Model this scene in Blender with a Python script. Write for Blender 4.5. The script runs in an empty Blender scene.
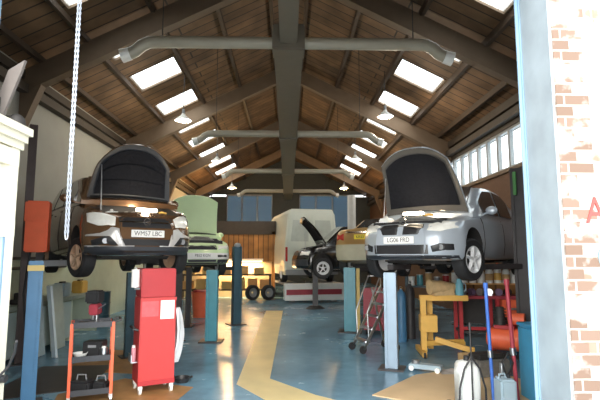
import bpy, bmesh, math, random
from mathutils import Vector, Matrix
R = math.radians
C = bpy.context.scene.collection
SC = bpy.context.scene
random.seed(4)

# ------------------------------------------------------------------ camera, sky, sun, exposure
cd = bpy.data.cameras.new('camera'); cam = bpy.data.objects.new('camera', cd); C.objects.link(cam)
cam.location = (0, 0, 1.8)
cam.rotation_euler = (R(90 + 6.65), 0, R(-1.43))
cd.sensor_width = 36; cd.lens = 28.8; cd.clip_start = .05; cd.clip_end = 300
SC.camera = cam

w = bpy.data.worlds.new('sky'); SC.world = w; w.use_nodes = True
bg = w.node_tree.nodes['Background']
bg.inputs[0].default_value = (.93, .97, 1.0, 1); bg.inputs[1].default_value = 1.35

sd = bpy.data.lights.new('sun', 'SUN'); sd.energy = 3.0; sd.angle = R(75); sd.color = (1, .95, .86)
sun = bpy.data.objects.new('sun', sd); C.objects.link(sun)
sun.rotation_euler = Vector((.10, .90, -.40)).to_track_quat('-Z', 'Y').to_euler()

SC.view_settings.view_transform = 'Standard'
SC.view_settings.look = 'None'
SC.view_settings.gamma = 1
SC.view_settings.use_curve_mapping = False
SC.view_settings.exposure = 1.72
SC.cycles.use_denoising = True
SC.cycles.max_bounces = 8
SC.cycles.diffuse_bounces = 5
SC.cycles.transparent_max_bounces = 12
SC.cycles.sample_clamp_indirect = 6
SC.cycles.caustics_reflective = False
SC.cycles.caustics_refractive = False

# ------------------------------------------------------------------ materials
def mat(name, col, rough=.6, metal=0, var=.18, scale=6, coat=0, emit=None, es=0, bump=0):
    m = bpy.data.materials.new(name); m.use_nodes = True
    nt = m.node_tree; b = nt.nodes['Principled BSDF']
    tc = nt.nodes.new('ShaderNodeTexCoord')
    n = nt.nodes.new('ShaderNodeTexNoise'); n.inputs['Scale'].default_value = scale; n.inputs['Detail'].default_value = 5
    nt.links.new(tc.outputs['Object'], n.inputs['Vector'])
    mx = nt.nodes.new('ShaderNodeMix'); mx.data_type = 'RGBA'
    mx.inputs[6].default_value = tuple(min(1, c * (1 - var)) for c in col) + (1,)
    mx.inputs[7].default_value = tuple(min(1, c * (1 + var)) for c in col) + (1,)
    nt.links.new(n.outputs[0], mx.inputs[0]); nt.links.new(mx.outputs[2], b.inputs['Base Color'])
    b.inputs['Roughness'].default_value = rough; b.inputs['Metallic'].default_value = metal
    b.inputs['Coat Weight'].default_value = coat; b.inputs['Coat Roughness'].default_value = .08
    if emit:
        b.inputs['Emission Color'].default_value = emit + (1,); b.inputs['Emission Strength'].default_value = es
    if bump:
        bp = nt.nodes.new('ShaderNodeBump'); bp.inputs['Strength'].default_value = bump; bp.inputs['Distance'].default_value = .02
        nt.links.new(n.outputs[0], bp.inputs['Height']); nt.links.new(bp.outputs[0], b.inputs['Normal'])
    return m

def nodes(m):
    return m.node_tree, m.node_tree.nodes, m.node_tree.links, m.node_tree.nodes['Principled BSDF']

def boards(name, c1, c2, cm, roww, lenw, swap=True, rough=.75):
    """planks: rows run along X, stacked along Y (object coordinates)"""
    m = bpy.data.materials.new(name); m.use_nodes = True
    nt, N, L, b = nodes(m)
    tc = N.new('ShaderNodeTexCoord'); br = N.new('ShaderNodeTexBrick')
    if swap == 'XZ':
        sx = N.new('ShaderNodeSeparateXYZ'); cx = N.new('ShaderNodeCombineXYZ')
        L.new(tc.outputs['Object'], sx.inputs[0]); L.new(sx.outputs[2], cx.inputs[0]); L.new(sx.outputs[0], cx.inputs[1])
        L.new(cx.outputs[0], br.inputs['Vector'])
    else:
        L.new(tc.outputs['Object'], br.inputs['Vector'])
    br.inputs['Scale'].default_value = 1; br.inputs['Brick Width'].default_value = lenw; br.inputs['Row Height'].default_value = roww
    br.inputs['Mortar Size'].default_value = .02; br.inputs['Color1'].default_value = c1 + (1,); br.inputs['Color2'].default_value = c2 + (1,)
    br.inputs['Mortar'].default_value = cm + (1,)
    n = N.new('ShaderNodeTexNoise'); n.inputs['Scale'].default_value = 1.6; n.inputs['Detail'].default_value = 6
    L.new(tc.outputs['Object'], n.inputs['Vector'])
    rp = N.new('ShaderNodeValToRGB'); rp.color_ramp.elements[0].color = (.55, .55, .55, 1); rp.color_ramp.elements[1].color = (1.35, 1.3, 1.25, 1)
    rp.color_ramp.elements[0].position = .3; rp.color_ramp.elements[1].position = .7
    L.new(n.outputs[0], rp.inputs[0])
    mx = N.new('ShaderNodeMix'); mx.data_type = 'RGBA'; mx.blend_type = 'MULTIPLY'; mx.inputs[0].default_value = 1
    L.new(br.outputs['Color'], mx.inputs[6]); L.new(rp.outputs[0], mx.inputs[7]); L.new(mx.outputs[2], b.inputs['Base Color'])
    b.inputs['Roughness'].default_value = rough
    return m

M = {}
M['ceil'] = boards('brown_roof_boards', (.20, .118, .062), (.145, .085, .046), (.036, .025, .018), .34, 5.2)
M['beam'] = mat('brown_timber', (.15, .104, .068), .7, var=.25, scale=3)
M['purlin'] = mat('dark_purlin', (.065, .04, .024), .7, var=.3)
M['eave'] = mat('eave_timber', (.055, .04, .028), .7, var=.3)
M['plaster'] = mat('cream_plaster', (.36, .355, .315), .8, var=.1, scale=2)
M['greenwall'] = mat('pale_green_paint', (.60, .66, .52), .6, var=.15, scale=3)
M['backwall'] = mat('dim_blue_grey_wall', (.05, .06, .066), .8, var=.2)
M['duct'] = mat('grey_duct', (.14, .12, .09), .5, var=.12)
M['branch'] = mat('cream_duct', (.36, .33, .26), .45, var=.1)
M['white'] = mat('white_paint', (.82, .82, .79), .5, var=.06)
M['cream'] = mat('cream_gloss_paint', (.68, .645, .52), .5, var=.06, scale=3)
M['bluewhite'] = mat('stained_blue_white_paint', (.28, .33, .365), .6, var=.3, scale=4)
M['steelblue'] = mat('blue_grey_steel', (.20, .32, .44), .45, var=.15)
M['blackrub'] = mat('black_rubber', (.018, .018, .02), .7)
M['black'] = mat('black_plastic', (.02, .02, .022), .45)
M['dark'] = mat('oily_dark', (.03, .028, .027), .6, var=.4, scale=14)
M['grey'] = mat('mid_grey', (.26, .27, .28), .5)
M['steel'] = mat('bare_steel', (.55, .57, .6), .32, 1)
M['chrome'] = mat('chrome', (.8, .8, .82), .12, 1)
M['bluepost'] = mat('blue_lift_paint', (.075, .22, .40), .4, var=.18)
M['tealpost'] = mat('teal_lift_paint', (.06, .26, .33), .4, var=.2)
M['darkteal'] = mat('dark_teal_paint', (.035, .085, .115), .45, var=.2)
M['silverpost'] = mat('silver_blue_lift_paint', (.26, .35, .45), .35, .2, var=.15)
M['darkpost'] = mat('dark_lift_steel', (.045, .04, .042), .5, var=.35, scale=9)
M['yellow'] = mat('yellow_paint', (.72, .42, .09), .5, var=.2)
M['yellowband'] = mat('yellow_band', (.70, .52, .18), .5)
M['red'] = mat('red_enamel', (.52, .04, .04), .55, var=.12)
M['deepred'] = mat('deep_red_enamel', (.40, .022, .028), .55, var=.12)
M['orange'] = mat('orange_red_paint', (.86, .15, .06), .45, var=.12)
M['bluepole'] = mat('bright_blue_paint', (.06, .17, .58), .4)
M['winered'] = mat('wine_red_paint', (.36, .045, .065), .4)
M['binblue'] = mat('bright_blue_plastic', (.04, .29, .52), .4)
M['card'] = mat('cardboard', (.55, .36, .17), .8, var=.22, scale=5)
M['wetcard'] = mat('oil_stained_cardboard', (.36, .19, .07), .55, var=.6, scale=3)
M['wood'] = boards('orange_timber_boards', (.42, .20, .06), (.31, .145, .04), (.12, .06, .02), .22, 3, 'XZ')
M['cloth'] = mat('white_cloth', (.78, .80, .84), .9, bump=.4)
M['paper'] = mat('white_paper', (.85, .84, .82), .7, var=.04)
M['plate_w'] = mat('white_plate', (.86, .86, .84), .4, var=.03, coat=.3)
M['plate_y'] = mat('yellow_plate', (.85, .66, .06), .4, var=.03)
M['ink'] = mat('black_ink', (.03, .03, .035), .5, var=.02)
M['signred'] = mat('red_sign_paint', (.42, .035, .03), .6)
M['signblue'] = mat('blue_grey_sign_paint', (.14, .22, .28), .6)
M['glass'] = mat('dark_car_glass', (.025, .03, .035), .06, 0, var=.1, coat=.8)
M['lens'] = mat('headlamp_lens', (.92, .90, .84), .25, .0, var=.12, scale=18, coat=1)
M['foglens'] = mat('fog_lens', (.55, .56, .58), .2, .6)
M['redlens'] = mat('red_lamp_lens', (.45, .02, .02), .2, coat=.6)
M['bronze'] = mat('bronze_car_paint', (.19, .10, .047), .27, .45, var=.06, coat=.9)
M['silver'] = mat('silver_blue_car_paint', (.50, .56, .63), .3, .3, var=.05, coat=.8)
M['lime'] = mat('pale_green_car_paint', (.66, .82, .50), .45, .0, var=.05, coat=.6)
M['blackpaint'] = mat('black_car_paint', (.012, .012, .014), .2, .2, var=.05, coat=.9)
M['gold'] = mat('gold_car_paint', (.52, .32, .13), .28, .5, var=.06, coat=.8)
M['olive'] = mat('olive_bumper', (.48, .45, .33), .45)
M['bodydark'] = mat('dark_bumper_plastic', (.032, .036, .045), .5)
M['bumpsilver'] = mat('silver_lip_and_reflection', (.55, .54, .53), .35, .3)  # silver lower lip, and the reflection painted on the bronze bumper
M['pad'] = mat('bonnet_insulation', (.012, .013, .017), .9, var=.35, scale=20, bump=.5)
M['pad'].node_tree.nodes['Principled BSDF'].inputs['Specular IOR Level'].default_value = .1
M['rimalloy'] = mat('alloy', (.82, .83, .85), .4, .1)
M['bronzealloy'] = mat('bronze_alloy', (.66, .46, .32), .4, .3)
M['vanwhite'] = mat('grey_white_van_paint', (.60, .63, .55), .4, var=.06, coat=.3)
M['bone'] = mat('bare_metal_engine', (.30, .29, .27), .45, .5, var=.4, scale=16)
M['plastic_w'] = mat('translucent_white_plastic', (.80, .82, .80), .45, var=.08)
M['greyblue'] = mat('grey_blue_plastic', (.36, .47, .54), .5)
M['purple'] = mat('dusky_purple_metal', (.22, .14, .24), .4, .3)

def lampmat(name, col, s):
    m = bpy.data.materials.new(name); m.use_nodes = True
    b = m.node_tree.nodes['Principled BSDF']
    b.inputs['Base Color'].default_value = col + (1,)
    b.inputs['Emission Color'].default_value = col + (1,); b.inputs['Emission Strength'].default_value = s
    return m
M['bulb'] = lampmat('lamp_bulb_glow', (1, .93, .8), 9)
M['warmbulb'] = lampmat('warm_lamp_glow', (1, .62, .22), 14)
M['workbulb'] = lampmat('work_lamp_glow', (1, .86, .66), 10)

def skylight_mat():
    m = bpy.data.materials.new('clear_rooflight_sheet'); m.use_nodes = True
    nt, N, L, b = nodes(m); N.remove(b)
    out = [n for n in N if n.type == 'OUTPUT_MATERIAL'][0]
    t = N.new('ShaderNodeBsdfTransparent'); t.inputs[0].default_value = (.95, .96, .95, 1)
    tl = N.new('ShaderNodeBsdfTranslucent'); tl.inputs[0].default_value = (.9, .92, .9, 1)
    n = N.new('ShaderNodeTexNoise'); n.inputs['Scale'].default_value = 3
    mp = N.new('ShaderNodeMapRange'); mp.inputs[3].default_value = .15; mp.inputs[4].default_value = .4
    mx = N.new('ShaderNodeMixShader')
    L.new(n.outputs[0], mp.inputs[0]); L.new(mp.outputs[0], mx.inputs[0]); L.new(t.outputs[0], mx.inputs[1]); L.new(tl.outputs[0], mx.inputs[2]); L.new(mx.outputs[0], out.inputs[0])
    return m
M['rooflight'] = skylight_mat()

def windowpane(name, tint, k):
    m = bpy.data.materials.new(name); m.use_nodes = True
    nt, N, L, b = nodes(m); N.remove(b)
    out = [n for n in N if n.type == 'OUTPUT_MATERIAL'][0]
    t = N.new('ShaderNodeBsdfTransparent'); t.inputs[0].default_value = tint + (1,)
    g = N.new('ShaderNodeBsdfDiffuse'); g.inputs[0].default_value = (.5, .6, .65, 1)
    n = N.new('ShaderNodeTexNoise'); n.inputs['Scale'].default_value = 2
    mp = N.new('ShaderNodeMapRange'); mp.inputs[3].default_value = k * .7; mp.inputs[4].default_value = k
    mx = N.new('ShaderNodeMixShader')
    L.new(n.outputs[0], mp.inputs[0]); L.new(mp.outputs[0], mx.inputs[0]); L.new(t.outputs[0], mx.inputs[1]); L.new(g.outputs[0], mx.inputs[2]); L.new(mx.outputs[0], out.inputs[0])
    return m
M['pane'] = windowpane('window_glass', (.9, .94, .95), .12)
M['dimpane'] = windowpane('grimy_blue_glass', (.10, .17, .22), .3)

def floor_mat():
    m = bpy.data.materials.new('blue_painted_floor'); m.use_nodes = True
    nt, N, L, b = nodes(m)
    tc = N.new('ShaderNodeTexCoord')
    n1 = N.new('ShaderNodeTexNoise'); n1.inputs['Scale'].default_value = .55; n1.inputs['Detail'].default_value = 8; n1.inputs['Roughness'].default_value = .65
    n2 = N.new('ShaderNodeTexNoise'); n2.inputs['Scale'].default_value = 5; n2.inputs['Detail'].default_value = 6
    L.new(tc.outputs['Object'], n1.inputs['Vector']); L.new(tc.outputs['Object'], n2.inputs['Vector'])
    r = N.new('ShaderNodeValToRGB'); e = r.color_ramp.elements
    e[0].position = .3; e[0].color = (.13, .24, .33, 1); e[1].position = .62; e[1].color = (.21, .42, .58, 1)
    k = e.new(.8); k.color = (.36, .50, .57, 1)
    L.new(n1.outputs[0], r.inputs[0])
    mx = N.new('ShaderNodeMix'); mx.data_type = 'RGBA'; mx.blend_type = 'MULTIPLY'; mx.inputs[0].default_value = .35
    L.new(r.outputs[0], mx.inputs[6]); L.new(n2.outputs[0], mx.inputs[7]); 
    L.new(mx.outputs[2], b.inputs['Base Color'])
    mr = N.new('ShaderNodeMapRange'); mr.inputs[3].default_value = .14; mr.inputs[4].default_value = .36
    L.new(n1.outputs[0], mr.inputs[0]); L.new(mr.outputs[0], b.inputs['Roughness'])
    return m
M['floor'] = floor_mat()
M['path'] = mat('worn_yellow_floor_paint', (.66, .55, .29), .35, var=.25, scale=2.2)
M['yard'] = mat('yard_concrete', (.42, .41, .39), .8)

def brick_mat(name, white, k=1):
    m = bpy.data.materials.new(name); m.use_nodes = True
    nt, N, L, b = nodes(m)
    tc = N.new('ShaderNodeTexCoord'); sx = N.new('ShaderNodeSeparateXYZ'); cx = N.new('ShaderNodeCombineXYZ')
    L.new(tc.outputs['Object'], sx.inputs[0]); L.new(sx.outputs[0], cx.inputs[0]); L.new(sx.outputs[2], cx.inputs[1])
    br = N.new('ShaderNodeTexBrick'); L.new(cx.outputs[0], br.inputs['Vector'])
    br.inputs['Scale'].default_value = 1; br.inputs['Brick Width'].default_value = .225; br.inputs['Row Height'].default_value = .075
    br.inputs['Mortar Size'].default_value = .006
    br.inputs['Color1'].default_value = (.20 * k, .13 * k, .095 * k, 1); br.inputs['Color2'].default_value = (.26 * k, .175 * k, .135 * k, 1); br.inputs['Mortar'].default_value = (.33, .31, .285, 1)
    n = N.new('ShaderNodeTexNoise'); n.inputs['Scale'].default_value = 5.5; n.inputs['Detail'].default_value = 7
    L.new(tc.outputs['Object'], n.inputs['Vector'])
    r = N.new('ShaderNodeValToRGB'); r.color_ramp.elements[0].position = white; r.color_ramp.elements[1].position = white + .12
    L.new(n.outputs[0], r.inputs[0])
    mx = N.new('ShaderNodeMix'); mx.data_type = 'RGBA'; L.new(r.outputs[0], mx.inputs[0])
    mx.inputs[6].default_value = (.36, .35, .335, 1); L.new(br.outputs['Color'], mx.inputs[7])
    L.new(mx.outputs[2], b.inputs['Base Color']); b.inputs['Roughness'].default_value = .85
    bp = N.new('ShaderNodeBump'); bp.inputs['Strength'].default_value = .5; bp.inputs['Distance'].default_value = .01
    L.new(br.outputs['Fac'], bp.inputs['Height']); bp.invert = True; L.new(bp.outputs[0], b.inputs['Normal'])
    return m
M['brick'] = brick_mat('white_painted_brick', .572, .85)
M['quoin'] = brick_mat('worn_red_brick', .42, .58)
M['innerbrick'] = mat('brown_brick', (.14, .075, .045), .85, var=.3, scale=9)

# ------------------------------------------------------------------ mesh helpers
class B:
    def __init__(s): s.bm = bmesh.new()
    def box(s, c, d, rot=None, mi=0):
        r = bmesh.ops.create_cube(s.bm, size=1)
        mt = Matrix.Translation(c) @ (rot.to_4x4() if rot else Matrix()) @ Matrix.Diagonal((*d, 1))
        bmesh.ops.transform(s.bm, matrix=mt, verts=r['verts'])
        if mi:
            for f in set(f for v in r['verts'] for f in v.link_faces): f.material_index = mi
        return s
    def b2(s, x0, x1, y0, y1, z0, z1):
        return s.box(((x0 + x1) / 2, (y0 + y1) / 2, (z0 + z1) / 2), (abs(x1 - x0), abs(y1 - y0), abs(z1 - z0)))
    def bar(s, p, q, wd, h):
        p, q = Vector(p), Vector(q); d = q - p
        z = Vector((0, 0, 1)) if abs(d.normalized().z) < .95 else Vector((0, 1, 0))
        x = d.cross(z).normalized(); zz = x.cross(d).normalized()
        rot = Matrix((x, d.normalized(), zz)).transposed()
        return s.box((p + q) / 2, (wd, d.length, h), rot)
    def cyl(s, p, q, r0, r1=None, n=14, cap=True):
        p, q = Vector(p), Vector(q); r1 = r0 if r1 is None else r1; d = q - p
        rt = d.to_track_quat('Z', 'Y').to_matrix().to_4x4()
        r = bmesh.ops.create_cone(s.bm, cap_ends=cap, segments=n, radius1=r0, radius2=r1, depth=d.length)
        bmesh.ops.transform(s.bm, matrix=Matrix.Translation((p + q) / 2) @ rt, verts=r['verts']); return s
    def tube(s, pts, r, n=8):
        pts = [Vector(p) for p in pts]; rings = []
        prev = None
        for i, p in enumerate(pts):
            d = (pts[min(i + 1, len(pts) - 1)] - pts[max(i - 1, 0)]).normalized()
            if prev is None: a = d.orthogonal().normalized()
            else: a = (prev - d * prev.dot(d)).normalized()
            prev = a; b = d.cross(a)
            rr = r[i] if isinstance(r, (list, tuple)) else r
            rings.append([p + (a * math.cos(t) + b * math.sin(t)) * rr for t in [2 * math.pi * k / n for k in range(n)]])
        return s.loft(rings)
    def loft(s, rings, cap=True, mi=0):
        vr = [[s.bm.verts.new(p) for p in r] for r in rings]; n = len(rings[0])
        for a, b in zip(vr, vr[1:]):
            for k in range(n):
                f = s.bm.faces.new((a[k], a[(k + 1) % n], b[(k + 1) % n], b[k])); f.material_index = mi
        if cap:
            s.bm.faces.new(vr[0][::-1]); s.bm.faces.new(vr[-1])
        return s
    def lathe(s, prof, c=(0, 0, 0), axis='Z', n=24):
        rings = []
        for r, z in prof:
            ring = []
            for k in range(n):
                t = 2 * math.pi * k / n; u, v = r * math.cos(t), r * math.sin(t)
                p = {'Z': (u, v, z), 'X': (z, u, v), 'Y': (u, z, v)}[axis]
                ring.append(Vector(p) + Vector(c))
            rings.append(ring)
        return s.loft(rings, cap=tuple(prof[0]) != tuple(prof[-1]))
    def ball(s, c, r, n=12):
        q = bmesh.ops.create_uvsphere(s.bm, u_segments=n, v_segments=max(6, n // 2 + 2), radius=1)
        d = r if isinstance(r, (tuple, list)) else (r, r, r)
        bmesh.ops.transform(s.bm, matrix=Matrix.Translation(c) @ Matrix.Diagonal((*d, 1)), verts=q['verts']); return s
    def prism(s, poly, vec):
        """closed solid: polygon of 3-D points swept by vec"""
        v = Vector(vec); a = [s.bm.verts.new(p) for p in poly]; b = [s.bm.verts.new(Vector(p) + v) for p in poly]; n = len(a)
        s.bm.faces.new(a); s.bm.faces.new(b[::-1])
        for k in range(n): s.bm.faces.new((a[k], b[k], b[(k + 1) % n], a[(k + 1) % n]))
        return s
    def grid(s, fn, nu, nv, thick=None):
        """surface fn(u,v)->point; thick: vector or function giving the back face"""
        g = [[Vector(fn(i / nu, j / nv)) for j in range(nv + 1)] for i in range(nu + 1)]
        va = [[s.bm.verts.new(p) for p in row] for row in g]
        for i in range(nu):
            for j in range(nv): s.bm.faces.new((va[i][j], va[i + 1][j], va[i + 1][j + 1], va[i][j + 1]))
        if thick is not None:
            t = Vector(thick); vb = [[s.bm.verts.new(p + t) for p in row] for row in g]
            for i in range(nu):
                for j in range(nv): s.bm.faces.new((vb[i][j + 1], vb[i + 1][j + 1], vb[i + 1][j], vb[i][j]))
            for i in range(nu):
                s.bm.faces.new((va[i + 1][0], va[i][0], vb[i][0], vb[i + 1][0])); s.bm.faces.new((va[i][nv], va[i + 1][nv], vb[i + 1][nv], vb[i][nv]))
            for j in range(nv):
                s.bm.faces.new((va[0][j], va[0][j + 1], vb[0][j + 1], vb[0][j])); s.bm.faces.new((va[nu][j + 1], va[nu][j], vb[nu][j], vb[nu][j + 1]))
        return s
    def build(s, name, m, parent=None, smooth=False, bevel=0, kind=None, loc=None, ang=38):
        bmesh.ops.recalc_face_normals(s.bm, faces=s.bm.faces[:])
        if bevel:
            bmesh.ops.bevel(s.bm, geom=[e for e in s.bm.edges if len(e.link_faces) == 2 and e.calc_face_angle(0) > .6], offset=bevel, segments=2, affect='EDGES', clamp_overlap=True)
        me = bpy.data.meshes.new(name); s.bm.to_mesh(me); s.bm.free()
        for x in (m if isinstance(m, (list, tuple)) else [m]): me.materials.append(M[x] if isinstance(x, str) else x)
        if smooth:
            me.shade_smooth(); me.set_sharp_from_angle(angle=R(ang))
        o = bpy.data.objects.new(name, me); C.objects.link(o)
        if parent: o.parent = parent
        if kind: o['kind'] = kind
        if loc: o.location = loc
        return o

def tag(o, label, cat, group=None, kind=None):
    o['label'] = label; o['category'] = cat
    if group: o['group'] = group
    if kind: o['kind'] = kind
    return o
def thing(name, label, cat, loc=(0, 0, 0), rz=0, group=None):
    o = bpy.data.objects.new(name, None); C.objects.link(o); o.empty_display_size = .1
    o.location = loc; o.rotation_euler = (0, 0, rz); return tag(o, label, cat, group, 'thing')
def dup(root, loc, rz, label, group=None):
    r = root.copy(); C.objects.link(r); r.location = loc; r.rotation_euler = (0, 0, rz); r['label'] = label
    if group: r['group'] = group
    for ch in list(root.children):
        c = ch.copy(); C.objects.link(c); c.parent = r
        for g in ch.children:
            d = g.copy(); C.objects.link(d); d.parent = c
    return r
def text(name, body, size, m, parent, loc, rot=(R(90), 0, 0), ext=.0015, sx=1):
    cu = bpy.data.curves.new(name, 'FONT'); cu.body = body; cu.size = size; cu.align_x = 'CENTER'; cu.align_y = 'CENTER'; cu.extrude = ext
    t = bpy.data.objects.new(name, cu); C.objects.link(t)
    dg = bpy.context.evaluated_depsgraph_get(); me = bpy.data.meshes.new_from_object(t.evaluated_get(dg)); bpy.data.objects.remove(t)
    me.materials.clear(); me.materials.append(M[m]); me.name = name
    o = bpy.data.objects.new(name, me); C.objects.link(o); o.location = loc; o.rotation_euler = rot; o.scale = (sx, 1, 1)
    if parent: o.parent = parent
    return o

# ------------------------------------------------------------------ the building
HX = 5.5; YF, YW = 3.0, 3.37; YB = 32.0
def roofz(x): return 8.45 - .5 * abs(x)
def rafz(x): return 7.85 - .5 * abs(x)
S = 'structure'
B().b2(-9, 9, -8, YW - .37, -.2, 0).build('ground_yard', 'yard', kind=S)
B().b2(-HX - .3, HX + .3, YW - .37, YB + .3, -.2, 0).build('floor', 'floor', kind=S)
# yellow walkway
P = lambda *q: [(x, y, .0) for x, y in q]
B().prism(P((-.72, 7.05), (-.12, 6.02), (.62, 5.6), (1.05, 5.85), (.36, 6.5), (-.26, 7.35), (-.16, 16.2), (-.72, 16.2)), (0, 0, .004)).build('trim_walkway', 'path', kind=S)

# front wall with the roller door opening
XL, XR = -2.17, 1.745
fw = B()
fw.b2(XR, 6.4, YF, YW, 0, 5.0); fw.b2(-6.4, XL, YF, YW, 0, 5.0)
fw.b2(XL, XR, YF, YW, 3.95, 5.0)
fw.prism([(-6.4, YF, 5.0), (6.4, YF, 5.0), (6.4, YF, 5.5), (0, YF, 8.7), (-6.4, YF, 5.5)], (0, .37, 0))
fw.build('wall_front', 'brick', kind=S)
B().b2(XR - .012, XR, YF + .01, YW, 0, 3.95).build('trim_1', 'bluewhite', kind=S)
B().b2(XL, XL + .012, YF + .01, YW, 0, 3.95).build('trim_2', 'bluewhite', kind=S)
q = B()
for k in range(53):
    ln = .22 if k % 2 else .11
    q.b2(XR + .003, XR + ln, YF - .006, YF + .012, k * .075, k * .075 + .067)
q.build('trim_3', 'quoin', kind=S)
for i, x in enumerate((XR + .01, XL - .01)):
    g = B(); g.b2(x - .03, x + .04, YW + .005, YW + .07, 0, 3.95); g.b2(x - .05, x - .03, YW + .02, YW + .03, 0, 3.95)
    g.build('trim_%d' % (4 + i), 'steelblue', kind=S)

B().b2(-HX - .3, -HX, YW, YB, 1.75, 5.75).build('wall_left', 'plaster', kind=S)
B().b2(-HX - .3, -HX, YW, YB, 0, 1.75).build('wall_left_dado', 'greenwall', kind=S)
B().b2(-HX, -HX + .03, YW, YB, 1.72, 1.78).build('trim_6', 'dark', kind=S)
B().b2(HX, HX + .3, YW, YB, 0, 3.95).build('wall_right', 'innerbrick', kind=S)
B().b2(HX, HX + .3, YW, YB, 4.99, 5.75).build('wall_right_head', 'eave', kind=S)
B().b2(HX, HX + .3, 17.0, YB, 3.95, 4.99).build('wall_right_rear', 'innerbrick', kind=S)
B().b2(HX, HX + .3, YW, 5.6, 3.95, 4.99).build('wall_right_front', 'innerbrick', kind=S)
B().b2(HX - .05, HX + .05, 5.6, 17, 3.88, 3.96).build('windowsill_right', 'beam', kind=S)
n = 17; dy = (17 - 5.6) / n
for k in range(n):
    y0 = 5.6 + k * dy
    fr = B()
    for a, b in ((y0, y0 + .05), (y0 + dy - .05, y0 + dy)): fr.b2(HX + .02, HX + .12, a, b, 3.96, 4.99)
    fr.b2(HX + .02, HX + .12, y0 + .05, y0 + dy - .05, 3.96, 4.02); fr.b2(HX + .02, HX + .12, y0 + .05, y0 + dy - .05, 4.93, 4.99)
    f = fr.build('window_%d' % (k + 1), 'grey', kind=S)
    B().b2(HX + .06, HX + .07, y0 + .05, y0 + dy - .05, 4.02, 4.93).build('window_pane', 'pane', f, kind=S)

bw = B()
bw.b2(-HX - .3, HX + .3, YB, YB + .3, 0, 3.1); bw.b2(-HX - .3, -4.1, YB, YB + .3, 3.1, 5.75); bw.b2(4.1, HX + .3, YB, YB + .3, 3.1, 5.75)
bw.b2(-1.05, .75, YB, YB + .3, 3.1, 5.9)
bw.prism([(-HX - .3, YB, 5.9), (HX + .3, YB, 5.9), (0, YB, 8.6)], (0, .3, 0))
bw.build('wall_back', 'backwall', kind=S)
for i, (a, b) in enumerate(((-4.1, -1.05), (.75, 4.1))):
    f = B(); m_ = 3
    for k in range(m_ + 1):
        x = a + (b - a) * k / m_; f.b2(x - .05, x + .05, YB + .02, YB + .1, 3.1, 5.9)
    f.b2(a, b, YB + .02, YB + .1, 3.1, 3.2); f.b2(a, b, YB + .02, YB + .1, 5.8, 5.9)
    fo = f.build('window_%d' % (18 + i), 'grey', kind=S)
    B().b2(a, b, YB + .12, YB + .13, 3.1, 5.9).build('window_pane', 'dimpane', fo, kind=S)

# roof with openings for the rooflights
SKX0, SKX1 = 2.98, 4.12
SKY = [(7.6, 8.6), (9.95, 11.0), (12.02, 13.14), (14.42, 15.56), (16.85, 17.95), (19.2, 20.3), (21.6, 22.7), (24.0, 25.1), (26.4, 27.5)]
roof = B()
def slab(x0, x1, y0, y1, t=.12):
    a = [(x0, y0, roofz(x0)), (x1, y0, roofz(x1)), (x1, y0, roofz(x1) + t), (x0, y0, roofz(x0) + t)]
    roof.prism(a, (0, y1 - y0, 0))
for s in (-1, 1):
    slab(0, s * SKX0, YF - .3, YB + .3); slab(s * SKX1, s * 6.0, YF - .3, YB + .3)
    ys = [YF - .3] + [v for p in SKY for v in p] + [YB + .3]
    for a, b in zip(ys[::2], ys[1::2]): slab(s * SKX0, s * SKX1, a, b)
roof.build('ceiling', 'ceil', kind=S)
kn = 20
for s in (-1, 1):
    for a, b in SKY:
        x0, x1 = s * SKX0, s * SKX1
        fr = B()
        for (xa, xb, ya, yb) in ((x0, x0 + s * .015, a, b), (x1 - s * .015, x1, a, b), (x0, x1, a, a + .015), (x0, x1, b - .015, b)):
            fr.prism([(xa, ya, roofz(xa) - .02), (xb, ya, roofz(xb) - .02), (xb, ya, roofz(xb) + .1), (xa, ya, roofz(xa) + .1)], (0, yb - ya, 0))
        f = fr.build('window_%d' % kn, 'beam', kind=S)
        B().prism([(x0, a, roofz(x0) + .03), (x1, a, roofz(x1) + .03), (x1, a, roofz(x1) + .042), (x0, a, roofz(x0) + .042)], (0, b - a, 0)).build('window_pane', 'rooflight', f, kind=S)
        kn += 1
for y in (4.2, 9.75, 15.9, 22.0, 28.1):
    for s in (-1, 1):
        b = B()
        b.prism([(0, y - .11, rafz(0)), (s * HX, y - .11, rafz(HX)), (s * HX, y - .11, roofz(HX) - .12), (0, y - .11, roofz(0) - .12)], (0, .22, 0))
        b.prism([(s * (HX - .42), y - .10, rafz(HX) + .2), (s * HX, y - .10, rafz(HX) + .05), (s * HX, y - .10, 4.2)], (0, .2, 0))
        b.build('ceiling_beam', 'beam', kind=S)
for s in (-1, 1):
    for x in (.45, 1.65, 2.85, 4.2, 5.1):
        b = B(); xx = s * x
        b.prism([(xx - .045, YW, roofz(xx) - .14), (xx + .045, YW, roofz(xx) - .14), (xx + .045, YW, roofz(x + .045)), (xx - .045, YW, roofz(x - .045))], (0, YB - YW, 0))
        b.build('ceiling_purlin', 'purlin', kind=S)
    b = B(); b.b2(s * HX, s * (HX - .18), YW, YB, 5.12, 5.30); b.b2(s * HX, s * (HX - .1), YW, YB, 5.42, 5.6); b.build('ceiling_eave_rail', 'eave', kind=S)

# timber partition at the far left
B().b2(-4.9, -.62, 21.6, 21.75, 0, 1.55).build('wall_partition', mat('warm_cream_boards', (.55, .43, .25), .7), kind=S)
B().b2(-4.9, -.62, 21.55, 21.75, 1.55, 2.75).build('wall_partition_boards', 'wood', kind=S)
B().b2(-.72, -.58, 21.5, 21.8, 0, 2.9).build('trim_7', 'wood', kind=S)
B().b2(-5.4, -.55, 21.5, 21.8, 2.75, 3.35).build('wall_partition_head', 'eave', kind=S)

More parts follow.
